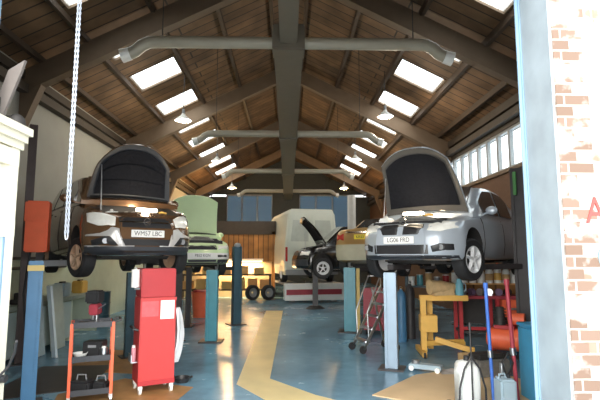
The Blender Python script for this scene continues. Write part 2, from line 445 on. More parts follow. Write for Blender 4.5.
# ------------------------------------------------------------------ ducts
du = thing('ventilation_duct', 'long grey square ventilation duct hung under the roof ridge', 'ventilation duct', (0, 0, 5.0))
B().b2(-.13, .13, 4.6, 6.75, -.1, .16).build('duct_reducer', 'duct', du, bevel=.015)
B().b2(-.22, .22, 6.9, 26, -.16, .2).build('main_duct', 'duct', du, bevel=.015)
for y in (6.95, 12.4, 18.0, 23.6):
    B().b2(-.24, .24, y - .2, y + .2, -.18, .22).build('branch_collar', 'duct', du, bevel=.02)
    for s in (-1, 1):
        t = B().tube([(s * .2, y, 0), (s * 1.98, y, 0), (s * 2.1, y, -.01), (s * 2.2, y, -.06), (s * 2.3, y, -.15), (s * 2.4, y, -.2)], .09, 14).build('branch_pipe', 'branch', du, smooth=True)
        B().tube([(s * 2.37, y, -.19), (s * 2.5, y, -.23)], [.095, .105], 14).build('outlet_nozzle', 'white', t, smooth=True)
        B().cyl((s * 1.9, y, .1), (s * 1.9, y, roofz(1.9) - 5.0), .008, n=6).build('hanger_rod', 'dark', t)
for y in (9.75, 15.9, 22.0): B().cyl((0, y, .2), (0, y, rafz(0) - 5.0), .012, n=6).build('hanger_rod', 'dark', du)

# ------------------------------------------------------------------ pendant lamps
def pendant(x, y, z, label, warm=False, e=29):
    t = thing('pendant_lamp', label, 'lamp', (x, y, z), 0, 'dish pendant lamps under the roof')
    B().lathe([(.05, .17), (.07, .12), (.12, .08), (.21, .0), (.225, -.03), (.21, -.03), (.19, .0), (.10, .06), (.03, .10)]).build('lamp_shade', 'white', t, smooth=True)
    B().cyl((0, 0, .12), (0, 0, .3), .045, .04).build('lamp_holder', 'grey', t, smooth=True)
    B().cyl((0, 0, .28), (0, 0, roofz(x) - z - .005), .012, n=8).build('stem', 'dark', t)
    B().ball((0, 0, .0), (.075, .075, .09)).build('bulb', 'warmbulb' if warm else 'bulb', t, smooth=True)
    l = bpy.data.lights.new('lamp_light', 'POINT'); l.energy = e; l.shadow_soft_size = .1; l.color = (1, .6, .25) if warm else (1, .88, .7)
    lo = bpy.data.objects.new('lamp_light', l); C.objects.link(lo); lo.parent = t; lo.location = (0, 0, -.16)
pendant(-2.95, 13.2, 5.6, 'white dish pendant lamp hanging among the left rooflights, nearest of its row', e=44)
pendant(2.75, 13.2, 5.75, 'white dish pendant lamp glowing among the right rooflights, nearest of its row', e=54)
pendant(-2.9, 19.3, 5.65, 'small dish pendant lamp in the left row, between the nearest and the orange one', e=39)
pendant(2.75, 19.3, 5.75, 'small dish pendant lamp in the right row, second from the door', e=39)
pendant(-2.9, 24.6, 5.3, 'orange glowing dish pendant lamp at the far end of the left row', True, 160)
pendant(2.9, 24.6, 5.3, 'dim dish pendant lamp at the far end of the right row', True, 70)

# ------------------------------------------------------------------ cars
def lerp(tab, t):
    if t <= tab[0][0]: return tab[0][1]
    for (a, va), (b, vb) in zip(tab, tab[1:]):
        if t <= b: return va + (vb - va) * (t - a) / (b - a)
    return tab[-1][1]
HALF = [(0, 0), (.80, 0), (.93, .03), (.97, .10), (1, .35), (.99, .62), (.97, .80), (.93, .92), (.84, .985), (.45, 1.0), (0, 1.0)]

def wheel(parent, x, y, z, r, alloy, shared={}):
    key = (r, alloy)
    if key not in shared:
        k = r / .32
        prof = [(.20 * k, -.09), (.29 * k, -.105), (.315 * k, -.085), (.32 * k, -.05), (.32 * k, .05), (.315 * k, .085), (.29 * k, .105), (.20 * k, .09)]
        ty = B().lathe(prof + [(.19 * k, .05), (.19 * k, -.05), prof[0]], axis='X', n=32).build('wheel', 'blackrub', None, smooth=True)
        rm = B(); rm.lathe([(.195 * k, .085), (.205 * k, .10), (.19 * k, .10), (.18 * k, .06), (.18 * k, -.08), (.195 * k, -.08), (.195 * k, .085)], axis='X', n=32)
        for j in range(5):
            t = j * 2 * math.pi / 5 + .3
            d = Vector((0, math.cos(t), math.sin(t)))
            rm.bar(Vector((.075, 0, 0)) + d * .03, Vector((.085, 0, 0)) + d * .19 * k, .055 * k, .025)
        rm.cyl((.05, 0, 0), (.095, 0, 0), .05 * k); rm.cyl((.0, 0, 0), (.01, 0, 0), .185 * k, n=24)
        ri = rm.build('alloy_rim', alloy, ty, smooth=True)
        br = B().cyl((.015, 0, 0), (.03, 0, 0), .13 * k, n=20).build('brake_disc', 'dark', ty)
        shared[key] = (ty, ri, br); first = True
    else:
        o = shared[key]; ty = o[0].copy(); C.objects.link(ty)
        for c in o[1:]:
            cc = c.copy(); C.objects.link(cc); cc.parent = ty
    ty.parent = parent; ty.location = (x, y, z); ty.rotation_euler = (0, 0, 0 if x > 0 else math.pi)
    return ty

def car(name, label, loc, th, sp):
    W, L = sp['W'], sp['L']; top = sp['top']; a, ar = sp.get('a', .42), sp.get('ar', .25)
    r = sp.get('r', .32); yw = sp.get('yw', .86); wb = sp.get('wb', 2.65); drop = sp.get('drop', .1)
    root = thing(name, label, 'car', loc, th)
    ztop = lambda y: lerp(top, y)
    zbot = lambda y: lerp([(0, .26), (.3, .2), (L - .5, .2), (L, .3)], y)
    def lean(z): return .42 * max(0, z - .58) + .25 * max(0, .32 - z)
    def lw(y): return max(0, 1 - y / .7)
    def hw(y):
        f = 1.0
        if y < a: f *= max(.05, y / a) ** .25
        if L - y < ar: f *= max(.05, (L - y) / ar) ** .22
        return W * f
    def sfac(z):
        v = (z - .22) / (ztop(.15) - .22)
        return lerp([(v_, f_) for f_, v_ in [(.88, 0), (.93, .03), (.97, .10), (1, .35), (.99, .62), (.97, .80), (.93, .92), (.86, 1.0)]], v)
    def FYa(x, z):
        q = min(1.05, abs(x) / (W * sfac(z))); y0 = a * q ** 4
        return y0 + lw(y0) * lean(z)
    def RYa(x, z):
        q = min(1.05, abs(x) / (W * .96)); return L - ar * q ** 4.5
    ts = [.2, .5, .66, .78, .87, .94, 1.0]
    ys = [a * t ** 4 for t in ts]; y = a + .2
    while y < L - ar - .1: ys.append(y); y += .2
    ys += [L - ar * t ** 4.5 for t in (1.0, .92, .82, .68, .4)]
    rings = []
    for y in ys:
        h = hw(y); zb, zt = zbot(y), ztop(y)
        half = [(fx * h, zb + v * (zt - zb) + (.025 if fx == 0 and v == 1 else .015 if fx == .45 else 0)) for fx, v in HALF]
        ring = half + [(-x, z) for x, z in half[-2:0:-1]]
        rings.append([Vector((x, y + lw(y) * lean(z), z)) for x, z in ring])
    body = B().loft(rings).build('body', [sp['paint'], 'dark'], None)
    ct = B()
    for yy in (yw, yw + wb):
        for s in (-1, 1): ct.cyl((s * .5, yy, r), (s * (W + .2), yy, r), r + .055, n=36)
    if sp.get('bay', True): ct.b2(-.62, .62, .27, 1.0, .55, 1.6)
    cut = ct.build('cutter', [sp['paint'], 'dark'])
    for p in cut.data.polygons: p.material_index = 1
    mo = body.modifiers.new('b', 'BOOLEAN'); mo.object = cut; mo.operation = 'DIFFERENCE'; mo.solver = 'EXACT'
    bpy.context.view_layer.update(); dg = bpy.context.evaluated_depsgraph_get()
    me = bpy.data.meshes.new_from_object(body.evaluated_get(dg)); bpy.data.objects.remove(cut); body.modifiers.clear(); body.data = me; me.name = 'body'
    bm = bmesh.new(); bm.from_mesh(me); sb = B(); sb.bm.free(); sb.bm = bm
    zb_ = ztop(2.0)
    for s in (-1, 1):                                  # door shut lines
        for yy in sp['doors']:
            sb.tube([(s * (W * fx + .001), yy + (v - .5) * .0, .2 + v * (zb_ - .2)) for fx, v in HALF[3:8]], .006, 5)
            for f in bm.faces[-22:]: f.material_index = 1
    from mathutils.bvhtree import BVHTree
    bvh = BVHTree.FromBMesh(bm); FY0, RY0 = FYa, RYa
    def FY(x, z):
        h = bvh.ray_cast(Vector((x, -3, z)), Vector((0, 1, 0)))[0]
        return min(h.y, FY0(x, z) + .06) if h is not None else FY0(x, z)
    def RY(x, z):
        h = bvh.ray_cast(Vector((x, L + 3, z)), Vector((0, -1, 0)))[0]
        return max(h.y, RY0(x, z) - .06) if h is not None else RY0(x, z)
    bm.to_mesh(me); bm.free()
    me.shade_smooth(); me.set_sharp_from_angle(angle=R(35)); body.parent = root
    # greenhouse
    y1, y2, y3, y4, zr = sp['gh']; zb1 = ztop(1.2); wbelt, wroof = W - .06, W - .24
    def zprof(y):
        if y <= y2: return zb1 + (zr - zb1) * max(0, (y - y1) / (y2 - y1)) ** .9
        if y <= y3: return zr + .03 * math.sin(math.pi * (y - y2) / (y3 - y2))
        return zr + (ztop(y4) - zr) * ((y - y3) / (y4 - y3))
    sx = lambda z: wbelt + (wroof - wbelt) * (z - zb1) / (zr - zb1)
    gys = [y1 + (y2 - y1) * k / 6 for k in range(7)] + [y2 + (y3 - y2) * k / 5 for k in range(1, 6)] + [y3 + (y4 - y3) * k / 5 for k in range(1, 6)]
    rings = []
    for y in gys:
        z = max(zprof(y), zb1 + .02); h = z - zb1
        half = [(0, zb1 - .06), (wbelt, zb1 - .06), (sx(zb1 + h * .5), zb1 + h * .5), (sx(z - .1 * min(1, h / .3)), z - .08 * min(1, h / .3)), (sx(z) - .03, z - .02), (sx(z) - .14, z), (0, z + .03)]
        rings.append([Vector((x, y, zz)) for x, zz in half + [(-x, zz) for x, zz in half[-2:0:-1]]])
    cab = B().loft(rings).build('cabin', sp['paint'], root, smooth=True)
    def scr(ya, yb):
        def fn(u, v):
            y = ya + (yb - ya) * v; z = zprof(y); xm = sx(z) - .13; x = (u * 2 - 1) * xm
            return (x, y - (.01 if ya < y3 else -.01), z + .012 + .03 * (1 - (x / (xm + .14)) ** 2))
        return fn
    B().grid(scr(y1 + .06, y2 - .02), 10, 5, (0, 0, -.006)).build('windscreen', 'glass', root, smooth=True)
    if y4 - y3 > .1: B().grid(scr(y3 + .04, y4 - .06), 10, 5, (0, 0, -.006)).build('rear_window', 'glass', root, smooth=True)
    for s in (-1, 1):
        for (ya, yb) in sp['win']:
            k = 6; yy = [ya + (yb - ya) * j / k for j in range(k + 1)]
            lo = [(y, zb1 + .035) for y in yy]; hi = [(y, max(zb1 + .04, zprof(y) - .085)) for y in yy]
            v = B()
            v.grid(lambda u, w_: (lambda y, z0, z1: (s * (sx(z0 + (z1 - z0) * w_) + .012), y, z0 + (z1 - z0) * w_))(ya + (yb - ya) * u, zb1 + .035, max(zb1 + .04, zprof(ya + (yb - ya) * u) - .085)), 6, 3, (-s * .02, 0, 0))
            v.build('side_window', 'glass', root)
        for yy in [d - .14 for d in sp['doors'][1:]]:
            B().ball((s * (W - .003), yy, zb1 - .1), (.018, .085, .016), 10).build('door_handle', sp['paint'], root, smooth=True)
        mi = B().ball((s * (W + .07), sp['gh'][0] + .52, zb1 + .08), (.10, .055, .075), 12)
        mi.bar((s * (W - .08), sp['gh'][0] + .55, zb1 + .02), (s * (W + .03), sp['gh'][0] + .54, zb1 + .05), .04, .03)
        mi.build('wing_mirror', sp.get('mirror', sp['paint']), root, smooth=True)
    # front and rear fittings that follow the surface
    def patch(nm, poly, m, off=.012, end='f', parent=root):
        Fn = (lambda x, z, o: FY(x, z) - o) if end == 'f' else (lambda x, z, o: RY(x, z) + o)
        cx = sum(p[0] for p in poly) / len(poly); cz = sum(p[1] for p in poly) / len(poly)
        b = B(); rr = []
        for kf, o in ((1, -.03), (1, off * .6), (.9, off), (.7, off), (.5, off), (.3, off)):
            rr.append([Vector((cx + (x - cx) * kf, Fn(cx + (x - cx) * kf, cz + (z - cz) * kf, o), cz + (z - cz) * kf)) for x, z in poly])
        b.loft(rr, cap=False)
        mid = b.bm.verts.new((cx, Fn(cx, cz, off * 1.15), cz)); b.bm.verts.ensure_lookup_table(); n_ = len(poly); last = b.bm.verts[5 * n_:6 * n_]
        for k in range(n_): b.bm.faces.new((last[k], last[(k + 1) % n_], mid))
        return b.build(nm, m, parent, smooth=True)
    def band(nm, x0, x1, z0, z1, m, off=.012, end='f', n_=14, parent=root):
        Fn = (lambda x, z, o: FY(x, z) - o) if end == 'f' else (lambda x, z, o: RY(x, z) + o)
        return B().grid(lambda u, v: (x0 + (x1 - x0) * u, Fn(x0 + (x1 - x0) * u, z0 + (z1 - z0) * v, off), z0 + (z1 - z0) * v), n_, 4, (0, .03 if end == 'f' else -.03, 0)).build(nm, m, parent, smooth=True)
    for s in (-1, 1):
        if 'head' in sp: patch('headlight', [(s * x, z) for x, z in sp['head']], 'lens', .02)
        if 'fog' in sp:
            f = patch('fog_lamp_surround', [(s * x, z) for x, z in sp['fog']], 'black', .02)
            fx = sum(p[0] for p in sp['fog']) / len(sp['fog']); fz = sum(p[1] for p in sp['fog']) / len(sp['fog'])
            B().cyl((s * fx, FY(fx, fz) - .034, fz), (s * fx, FY(fx, fz) + .02, fz), .042, n=16).build('fog_lamp', 'foglens', f, smooth=True)
        if 'tail' in sp: patch('tail_light', [(s * x, z) for x, z in sp['tail']], 'redlens', end='r')
        for y in (yw, yw + wb): 
            wh = wheel(root, s * (W - .115), y, r - drop, r, sp.get('alloy', 'rimalloy'))
            if y == yw: wh.rotation_euler.z += R(sp.get('steer', 0))
    for (nm, x0, x1, z0, z1, m, off) in sp.get('bands', []): band(nm, x0, x1, z0, z1, m, off)
    for (nm, x0, x1, z0, z1, m, off) in sp.get('rbands', []): band(nm, x0, x1, z0, z1, m, off, 'r')
    for (nm, poly, m, off) in sp.get('patches', []):
        for s in ((-1, 1) if nm[0] != '!' else (1,)): patch(nm.strip('!'), [(s * x, z) for x, z in poly], m, off)
    if 'plate' in sp:
        z, reg = sp['plate']; yp = min(FY(0, z - .055), FY(0, z + .055)) - .03
        pl = B().box((0, yp, z), (.52, .02, .112)).build('number_plate', 'plate_w', root, bevel=.004)
        text('registration_characters', reg, .098, 'ink', pl, (0, yp - .0105, z), sx=.92)
    if 'rplate' in sp:
        z, reg = sp['rplate']; yp = L + .03
        pl = B().box((0, yp, z), (.52, .02, .112)).build('number_plate', 'plate_y', root, bevel=.004)
        text('registration_characters', reg, .098, 'ink', pl, (0, yp + .0105, z), (R(90), 0, math.pi), sx=.92)
    # engine
    if sp.get('bay', True):
        e = B(); e.box((0, .62, .72), (.62, .46, .22)); e.box((.05, .6, .86), (.5, .3, .08)); e.tube([(-.3, .35, .8), (-.1, .4, .9), (.25, .38, .88), (.45, .5, .8)], .035, 8)
        e.cyl((-.2, .5, .88), (-.2, .5, .92), .04); e.build('engine', 'bone', root, bevel=.02)
        B().b2(.34, .56, .55, .85, .6, .88).build('battery', 'black', root, bevel=.01)
        rs = B().box((-.45, .42, .80), (.2, .2, .2)); rs.cyl((-.45, .42, .9), (-.45, .42, .94), .04); rs.build('coolant_reservoir', 'plastic_w', root, bevel=.02)
        B().b2(-.6, .6, .24, .30, .5, .82).build('radiator_panel', 'black', root)
        # bonnet, hinged at the scuttle and standing open
        Lb, al = sp.get('Lb', .98), R(sp.get('open', 62)); hy, hz = 1.0, ztop(1.0) + .03
        wf, wr = sp.get('bw', (.50, .68))
        d = Vector((0, -math.cos(al), math.sin(al))); nrm = Vector((0, math.sin(al), math.cos(al)))
        def bon(kw, v0, v1, off, crown):
            def fn(u, v):
                vv = v0 + (v1 - v0) * v; t = u * 2 - 1
                wd = (wr + (wf - wr) * vv) * kw
                fr = 1 - sp.get('rnd', .14) * abs(t) ** 2.6 * vv                    # rounded leading edge
                return Vector((t * wd, hy, hz)) + d * Lb * vv * fr + nrm * (crown * (1 - t * t) + .05 * math.sin(math.pi * vv) + off)
            return fn
        bo = B().grid(bon(1, 0, 1, 0, .05), 16, 10, nrm * .022).build('bonnet', sp['paint'], root, smooth=True)
        B().grid(bon(.99, .0, .99, -.012, .05), 16, 10, nrm * .008).build('bonnet_inner_frame', sp.get('bframe', 'bodydark'), bo, smooth=True)
        pw = sp.get('padm', 'pad')
        B().grid(bon(.86, .13, .90, -.028, .05), 14, 8, nrm * .012).build('bonnet_liner', pw, bo, smooth=True)
        if sp.get('ribs'):
            rb = B()
            for v0 in (.35, .62): rb.grid(bon(.80, v0, v0 + .035, -.05, .05), 12, 1, nrm * .02)
            rb.build('liner_rib', sp['ribs'], bo)
        B().tube([Vector((-.58, .55, .85)), Vector((-.56, hy, hz)) + d * Lb * .62 - nrm * .03], .009, 6).build('bonnet_stay', 'steel', root)
        B().b2(-.6, .6, .98, 1.12, ztop(1.1) - .03, ztop(1.1) + .035).build('scuttle_panel', 'black', root)
    # underside
    u = B(); u.b2(-.55, .55, .5, L - .6, .17, .23); u.tube([(.2, .9, .16), (.25, 1.6, .15), (.3, L - .9, .17)], .04, 8); u.b2(-.65, .65, yw - .05, yw + .05, .14, .22)
    u.b2(-.65, .65, yw + wb - .05, yw + wb + .05, .14, .22); u.build('underbody', 'dark', root, bevel=.01)
    if 'badge' in sp:
        z, m = sp['badge']; yb = FY(0, z)
        bg_ = B(); bg_.lathe([(.045, -.006), (.06, -.006), (.06, .006), (.045, .006), (.045, -.006)], (0, yb - .03, z), 'Y', 20); bg_.bar((-.055, yb - .03, z - .012), (.055, yb - .03, z + .012), .012, .014)
        bg_.build('badge', 'chrome', root, smooth=True)
    return root

LL = 1.6
M['greybrown'] = mat('grey_brown_bonnet_frame', (.085, .08, .073), .6)
mpv = car('bronze_car', 'bronze family car with dark insulated bonnet raised, on the lift beside the hanging chain', (-2.20, 7.6, LL), R(35), dict(
    W=.88, L=4.3, top=[(0, .80), (.3, .93), (1.05, 1.10), (4.3, 1.13)], paint='bronze', gh=(.85, 1.85, 3.6, 4.2, 1.64),
    doors=(1.35, 2.3, 3.3), win=[(1.45, 2.25), (2.35, 3.2), (3.3, 3.85)], drop=.14, alloy='bronzealloy', steer=13,
    head=[(.48, .66), (.46, .80), (.60, .86), (.74, .88), (.82, .86), (.82, .72), (.70, .66)],
    fog=[(.46, .36), (.46, .48), (.62, .50), (.78, .44), (.76, .35)],
    bands=[('grille', -.42, .42, .64, .80, 'black', .006), ('chrome_bar', -.42, .42, .715, .74, 'chrome', .02), ('lower_bumper', -.84, .84, .215, .345, 'bodydark', .03),
           ('air_intake', -.40, .40, .36, .46, 'black', .008)],
    patches=[('bumper_trim', [(.42, .34), (.34, .345), (.43, .62), (.52, .64), (.84, .52), (.84, .50), (.50, .52)], 'bumpsilver', .022), ('lower_lip', [(.20, .335), (.20, .36), (.84, .36), (.84, .335)], 'bumpsilver', .022)],  # pale reflection on the bumper painted as silver patches; the lip below is silver
    plate=(.545, 'WM57 LBC'), badge=(.735, 'chrome'), Lb=1.04, open=66, bw=(.60, .72), bframe='bodydark', ribs='pad', rnd=.34))

saloon = car('silver_saloon_car', 'silver blue saloon with bonnet raised, on the right hand lift by the windows', (1.74, 7.5, 1.53), R(-41), dict(
    W=.89, L=4.5, top=[(0, .70), (.3, .82), (1.05, .95), (2.4, .97), (3.7, 1.02), (4.5, .98)], paint='silver', gh=(.95, 1.80, 2.85, 3.7, 1.50),
    doors=(1.3, 2.35, 3.2), win=[(1.42, 2.28), (2.38, 3.05)], drop=.12, r=.335, steer=-12, yw=.82, wb=2.75,
    head=[(.44, .66), (.43, .76), (.62, .81), (.83, .82), (.82, .70), (.62, .64)],
    fog=[(.52, .33), (.50, .42), (.62, .46), (.78, .45), (.78, .36)],
    bands=[('air_intake', -.46, .46, .30, .44, 'black', .008), ('lower_bumper', -.82, .82, .22, .28, 'bodydark', .012)],
    patches=[('grille', [(.05, .60), (.04, .73), (.10, .77), (.34, .76), (.38, .70), (.30, .60)], 'black', .016)],
    plate=(.515, 'LG06 FRD'), Lb=1.22, open=62, bw=(.60, .76), bframe='greybrown', rnd=.2, padm='pad', badge=(.82, 'chrome')))

hatch = car('green_hatchback', 'pale green hatchback with its green bonnet raised, behind the bronze car', (-2.15, 12.2, 1.38), R(26), dict(
    W=.85, L=3.9, top=[(0, .66), (.3, .78), (1.05, .93), (3.9, .98)], paint='lime', gh=(.9, 1.75, 3.2, 3.8, 1.42),
    doors=(1.3, 2.5), win=[(1.4, 2.4), (2.5, 3.2)], drop=.1, r=.30, wb=2.4,
    head=[(.42, .58), (.42, .70), (.80, .72), (.80, .58)],
    bands=[('front_bumper', -.80, .80, .34, .50, 'white', .03), ('lower_bumper', -.78, .78, .22, .33, 'bodydark', .012), ('grille', -.38, .38, .58, .69, 'black', .008)],
    patches=[('indicator', [(.40, .39), (.40, .45), (.70, .45), (.70, .39)], 'black', .04)],
    plate=(.43, 'P852 KGN'), Lb=1.12, open=72, bw=(.60, .68), bframe='lime', padm='lime'))

gold = car('gold_saloon_car', 'gold saloon seen from behind with a yellow rear number plate', (3.95, 15.24, 1.40), R(150), dict(
    W=.86, L=4.2, top=[(0, .70), (.3, .82), (1.05, .93), (2.4, .96), (3.5, 1.06), (4.2, 1.06)], paint='gold', gh=(.95, 1.75, 2.75, 3.35, 1.38),
    doors=(1.3, 2.3, 3.1), win=[(1.42, 2.22), (2.32, 2.9)], bay=False, tail=[(.56, .78), (.56, .95), (.82, .95), (.82, .78)],
    rbands=[('rear_bumper', -.82, .82, .30, .68, 'olive', .07), ('boot_trim', -.5, .5, .96, 1.0, 'chrome', .015)], rplate=(.86, 'KR53 ABD')))

suv = car('black_off_roader', 'black off-roader seen side on with bonnet raised, in front of the white van', (.22, 17.4, 1.12), R(-80), dict(
    W=.88, L=4.3, top=[(0, .84), (.3, .96), (1.05, 1.08), (4.3, 1.1)], paint='blackpaint', gh=(1.0, 1.7, 3.8, 4.25, 1.72),
    doors=(1.35, 2.35, 3.3), win=[(1.5, 2.25), (2.35, 3.2), (3.3, 3.8)], r=.36, drop=.1, wb=2.5,
    head=[(.52, .70), (.52, .84), (.82, .84), (.82, .70)], bands=[('grille', -.45, .45, .70, .84, 'bodydark', .01), ('bumper', -.82, .82, .34, .56, 'bodydark', .03)],
    Lb=1.2, open=52, bw=(.62, .70), bframe='blackpaint'))

# white van on its ramp
van = thing('white_van', 'tall greyish white panel van at the back of the workshop', 'van', (.95, 19.3, .74), R(11)); van.scale = (1.13, 1.0, 1.13)
rg = []
for y, k in ((0, .0), (.04, .03), (.3, .0), (4.2, 0), (4.6, .1), (5.0, .35), (5.2, .6)):
    sh = .06 if y == 0 else 0
    pts = [(-.95 + sh, .28), (-.98 + sh, .6), (-.97 + sh, 1.3), (-.86 + sh, 2.45 - k), (-.74, 2.60 - k), (.74, 2.60 - k), (.86 - sh, 2.45 - k), (.97 - sh, 1.3), (.98 - sh, .6), (.95 - sh, .28)]
    rg.append([Vector((x, y, z)) for x, z in pts])
B().loft(rg).build('body', 'vanwhite', van, smooth=True, ang=30)
for s in (-1, 1):
    dr = B().prism([(s * .02, -.02, .5), (s * .86, -.02, .5), (s * .86, -.02, 1.3), (s * .76, -.02, 2.42), (s * .02, -.02, 2.42)], (0, .05, 0)).build('rear_door', 'vanwhite', van, bevel=.008)
    B().prism([(s * .12, -.028, 1.45), (s * .76, -.028, 1.45), (s * .68, -.028, 2.2), (s * .12, -.028, 2.2)], (0, .02, 0)).build('door_window', mat('dull_pale_glass', (.46, .49, .44), .25, coat=.3), dr)
    B().b2(s * .06, s * .09, -.04, 0, .95, 1.15).build('door_handle', 'black', dr)
    B().b2(s * .87, s * .95, -.02, .06, .75, 1.25).build('tail_light', 'redlens', van, bevel=.01)
    for y in (.9, 4.1): wheel(van, s * .86, y, .33, .34, 'rimalloy')
B().b2(-.95, .95, -.1, .06, .28, .46).build('rear_bumper', 'grey', van, bevel=.02)
rp = thing('van_ramp', 'low white ramp lift with a dark red band under the white van', 'lift', (.95, 19.7, 0), R(11))
B().b2(-1.25, 1.6, -.9, -.55, .1, .74).build('front_panel', 'white', rp, bevel=.02)
B().b2(-1.2, 1.0, -.93, -.89, .32, .52).build('red_band', 'winered', rp)
for s in (-1, 1): B().b2(s * .86 - .28, s * .86 + .28, -.6, 4.6, .64, .735).build('runway', 'grey', rp, bevel=.01)
for s in (-1, 1):
    for y in (-.3, 4.3): B().b2(s * .86 - .1, s * .86 + .1, y - .1, y + .1, 0, .64).build('leg', 'grey', rp)

# ------------------------------------------------------------------ lifts
def wpt(root, x, y):
    p = Matrix.Rotation(root.rotation_euler.z, 3, 'Z') @ Vector((x, y, 0)) + root.location
    return p.x, p.y
def column(parent, x, y, z, wd, m, rz=0, band=None, nm='column', flange=True):
    b = B(); rt = Matrix.Rotation(rz, 3, 'Z')
    b.box((x, y, z / 2), (wd, wd * .8, z), rt)
    if flange:
        for s in (-1, 1): b.box(Vector((x, y, z / 2)) + rt @ Vector((s * wd * .38, -wd * .46, 0)), (wd * .22, wd * .16, z), rt)
    c = b.build(nm, m, parent, bevel=.008)
    B().box((x, y, .012), (wd * 2, wd * 2, .024), rt).build('base_plate', 'darkpost', c)
    if band: B().box((x, y, z - .09), (wd * 1.12, wd * 1.1, .07), rt).build('yellow_band', 'yellowband', c)
    return c
def arm(parent, pts, z, m='darkpost', pad=True):
    b = B()
    for p, q in zip(pts, pts[1:]): b.bar((*p, z), (*q, z), .11, .09)
    for p in pts[1:-1]: b.cyl((*p, z - .05), (*p, z + .05), .07)
    a = b.build('lift_arm', m, parent, bevel=.01)
    if pad: B().cyl((*pts[-1], z + .04), (*pts[-1], z + .085), .07).build('rubber_pad', 'blackrub', a)
    return a

def lift(label, x, y, z, wd, m, rz, pts, za, am='darkpost', band=None, name='lift_column'):
    t = thing(name, label, 'car lift'); c = column(t, x, y, z, wd, m, rz, band)
    for p in pts: arm(t, [(x, y)] + p, za, am)
    return t
z1 = LL + .085
lift('blue lift column with a yellow band at the left, beside the cream door', -3.18, 6.2, 1.74, .165, 'bluepost', R(28), [[(-3.80, 7.5), wpt(mpv, -.70, 1.45)]], z1, 'grey', True)
lift('tall thin dark brown lift column standing behind the orange red box', -4.5, 8.4, 4.1, .13, mat('dark_brown_steel', (.06, .035, .03), .5, var=.3), R(32), [[wpt(mpv, -.66, 2.6)]], z1)
lift('dark teal lift column under the bronze car, left of the red cabinet', -2.86, 8.95, 1.5, .15, 'darkteal', R(32), [[wpt(mpv, .3, 1.3)]], z1)
lift('black lift column showing just right of the red cabinet', -2.38, 10.6, 1.5, .15, 'darkpost', R(32), [[wpt(mpv, .66, 2.6)]], z1)
pu = thing('power_unit', 'orange red power unit box on the wall side of the lift by the door', 'power unit', (-4.06, 8.05, 0), R(15))
B().b2(-.24, .10, -.12, .12, 1.86, 2.70).build('cabinet', 'orange', pu, bevel=.02)
B().b2(-.25, .11, -.14, -.11, 2.36, 2.68).build('cover', 'orange', pu, bevel=.01)
B().b2(-.1, .0, .1, .2, .0, 2.3).build('mounting_rail', 'darkpost', pu)
B().tube([(-.16, 0, 1.87), (-.18, -.02, 1.6), (-.22, 0, 1.2), (-.15, .05, .4)], .018, 8).build('hose', 'blackrub', pu, smooth=True)
z2 = 1.53 + .085
lift('silver blue lift column under the nose of the silver saloon', 1.68, 7.93, 1.53, .20, 'silverpost', R(-20), [[wpt(saloon, -.35, .95)]], z2)
od = lift('tall dark lift column with a green marker beside the silver saloon', 4.24, 8.62, 3.4, .25, 'darkpost', R(-41), [[wpt(saloon, .72, 2.9)], [wpt(saloon, .72, 1.5)]], z2)
B().box((4.085, 8.47, 3.1), (.05, .05, .42), Matrix.Rotation(R(-41), 3, 'Z')).build('green_marker', mat('green_tape', (.08, .30, .08), .5), od)
z3 = 1.38 + .085
lift('bright teal lift column under the nose of the pale green hatchback', -1.62, 10.5, 1.5, .24, 'tealpost', 0, [[wpt(hatch, .35, .95)]], z3)
t = lift('dark teal lift column on the aisle side of the pale green hatchback', -1.37, 13.02, 2.05, .22, 'darkteal', R(26), [[wpt(hatch, .62, 1.6)]], z3)
B().ball((-1.35, 12.95, 2.09), (.09, .09, .06)).build('column_cap', 'grey', t, smooth=True)
lift('thin black lift column far under the left of the pale green hatchback', -2.55, 12.6, 1.5, .13, 'darkpost', 0, [[wpt(hatch, -.3, 1.4)]], z3)
z4 = 1.4 + .085
lift('tall pale grey lift column rising behind the gold saloon', 1.95, 14.6, 3.65, .20, mat('pale_grey_paint', (.50, .50, .48), .5), R(-35), [[wpt(gold, .62, 1.6)]], z4)
t = lift('teal lift column with a yellow strip under the gold saloon', 1.50, 11.75, 1.52, .28, 'tealpost', R(-10), [[wpt(gold, -.1, 3.5)]], z4)
B().b2(1.66, 1.74, 11.75, 11.9, .03, 1.5).build('yellow_strip', 'yellowband', t)
lift('dark lift column behind the silver saloon on the window side of the gold saloon', 4.6, 12.9, 1.5, .2, 'darkpost', R(-35), [[wpt(gold, -.66, 1.6)]], z4)

js = thing('jack_stand', 'black jack stand holding the front of the black off-roader', 'jack stand', (.95, 16.85, 0))
B().b2(-.09, .09, -.09, .09, 0.02, 1.24).build('post', 'black', js); B().cyl((0, 0, 0), (0, 0, .1), .34, .18, 20).build('base', 'dark', js); B().b2(-.14, .14, -.14, .14, 1.22, 1.29).build('saddle', 'blackrub', js)
js2 = dup(js, (3.6, 17.9, 0), 0, 'black jack stand holding the rear of the black off-roader')

